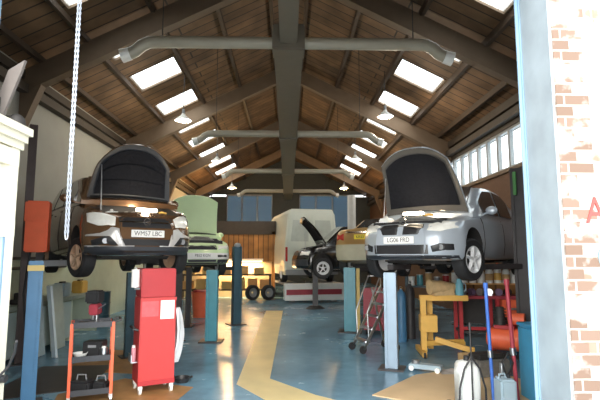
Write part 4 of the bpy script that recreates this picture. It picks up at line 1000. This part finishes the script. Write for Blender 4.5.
fj = thing('bottle_jack', 'dark bottle jack with coiled hose between the blue and red stands', 'jack', (2.66, 6.1, 0)); B().b2(-.09, .09, -.09, .09, 0, .06).build('base', 'dark', fj, bevel=.01); B().cyl((0, 0, .06), (0, 0, .34), .055).build('cylinder', 'dark', fj, smooth=True); B().cyl((0, 0, .34), (0, 0, .48), .03).build('ram', 'steel', fj, smooth=True)
B().tube([(.03, -.05, .3), (.10, -.09, .5), (.05, -.1, .62), (-.03, -.08, .5), (.02, -.1, .3), (.10, -.1, .12), (.05, -.12, .02)], .012, 8).build('hose', 'blackrub', fj, smooth=True)
bb = thing('parts_bin', 'bright blue plastic bin standing behind the right door jamb', 'bin', (3.22, 6.2, 0)); B().b2(-.2, .25, -.2, .2, 0, .90).build('bin', 'binblue', bb, bevel=.02); B().b2(-.21, .26, -.21, .21, .90, .94).build('lid', 'binblue', bb, bevel=.01); B().b2(-.06, .06, -.23, -.21, .80, .85).build('handle', 'darkteal', bb)

# more of the clutter under the silver saloon
for (x, y, m, h, r_, lb) in ((2.42, 10.4, 'bluepost', 1.15, .11, 'blue gas cylinder standing between the silver blue column and the yellow stand'), (2.70, 10.75, 'darkpost', 1.25, .11, 'dark grey gas cylinder standing behind the yellow stand')):
    t = thing('gas_cylinder', lb, 'gas cylinder', (x, y, 0))
    B().lathe([(0, 0), (r_, 0), (r_, h * .8), (r_ * .8, h * .88), (r_ * .35, h * .93), (r_ * .35, h * .95), (0, h * .95)], n=20).build('cylinder', m, t, smooth=True)
    B().cyl((0, 0, h * .95), (0, 0, h), .025).build('valve', 'steel', t, smooth=True); B().cyl((0, -.02, h * .98), (0, -.10, h * .98), .02).build('regulator', 'chrome', t)
cp = thing('air_compressor', 'orange red air compressor on the floor at the wall end of the red bench', 'compressor', (3.80, 8.35, 0), R(-35))
b = B(); b.lathe([(0, -.38), (.12, -.36), (.19, -.28), (.19, .28), (.12, .36), (0, .38)], (0, 0, .38), 'X'); b.build('tank', 'orange', cp, smooth=True)
B().b2(-.22, .10, -.12, .12, .56, .62).build('platform', 'deepred', cp); g = B(); g.cyl((-.14, 0, .62), (-.14, 0, .92), .09, .07, 16)
for k in range(5): g.cyl((-.14, 0, .68 + k * .05), (-.14, 0, .69 + k * .05), .11, n=16)
g.build('pump', 'dark', cp, smooth=True); B().cyl((.0, 0, .73), (.26, 0, .73), .10, n=18).build('motor', 'orange', cp, smooth=True)
B().tube([(.34, 0, .5), (.44, 0, .7), (.44, 0, .98), (.36, 0, 1.0)], .018, 8).build('handle', 'deepred', cp, smooth=True)
for s in (-1, 1): B().cyl((.25, s * .16, .09), (.25, s * .2, .09), .09, n=18).build('wheel', 'blackrub', cp)
B().b2(-.3, -.24, -.12, .12, 0, .24).build('foot', 'deepred', cp)
ob2 = thing('parts_crate', 'tan cardboard crate of metal parts on the floor between the yellow stand and the compressor', 'box', (3.1, 8.05, .0), R(10))
b = B(); b.b2(-.24, .24, -.17, .17, 0, .02)
for s in (-1, 1): b.b2(s * .22, s * .24, -.17, .17, 0, .2); b.b2(-.24, .24, s * .15, s * .17, 0, .2)
b.build('crate', 'card', ob2); b = B(); random.seed(3)
for k in range(9): b.cyl((random.uniform(-.16, .16), random.uniform(-.1, .1), .06 + .012 * k), (random.uniform(-.16, .16), random.uniform(-.1, .1), .12 + .012 * k), random.uniform(.02, .05), n=12)
b.build('metal_parts', 'steel', ob2, smooth=True); ob2.children[1]['kind'] = 'stuff'
for k, (y, m, lb) in enumerate(((9.1, 'red', 'red jerry can on the green bench at the left wall'), (10.4, 'greyblue', 'grey blue box on the green bench at the left wall'), (11.3, 'yellow', 'yellow box on the green bench at the left wall'))):
    t = thing('jerrycan' if k == 0 else 'storage_box', lb, 'can' if k == 0 else 'box', (-4.9, y + .3, .94)); B().b2(-.12, .12, -.17, .17, 0, .28).build('body', m, t, bevel=.02); B().b2(-.03, .03, -.09, .09, .28, .31).build('handle', 'black', t)
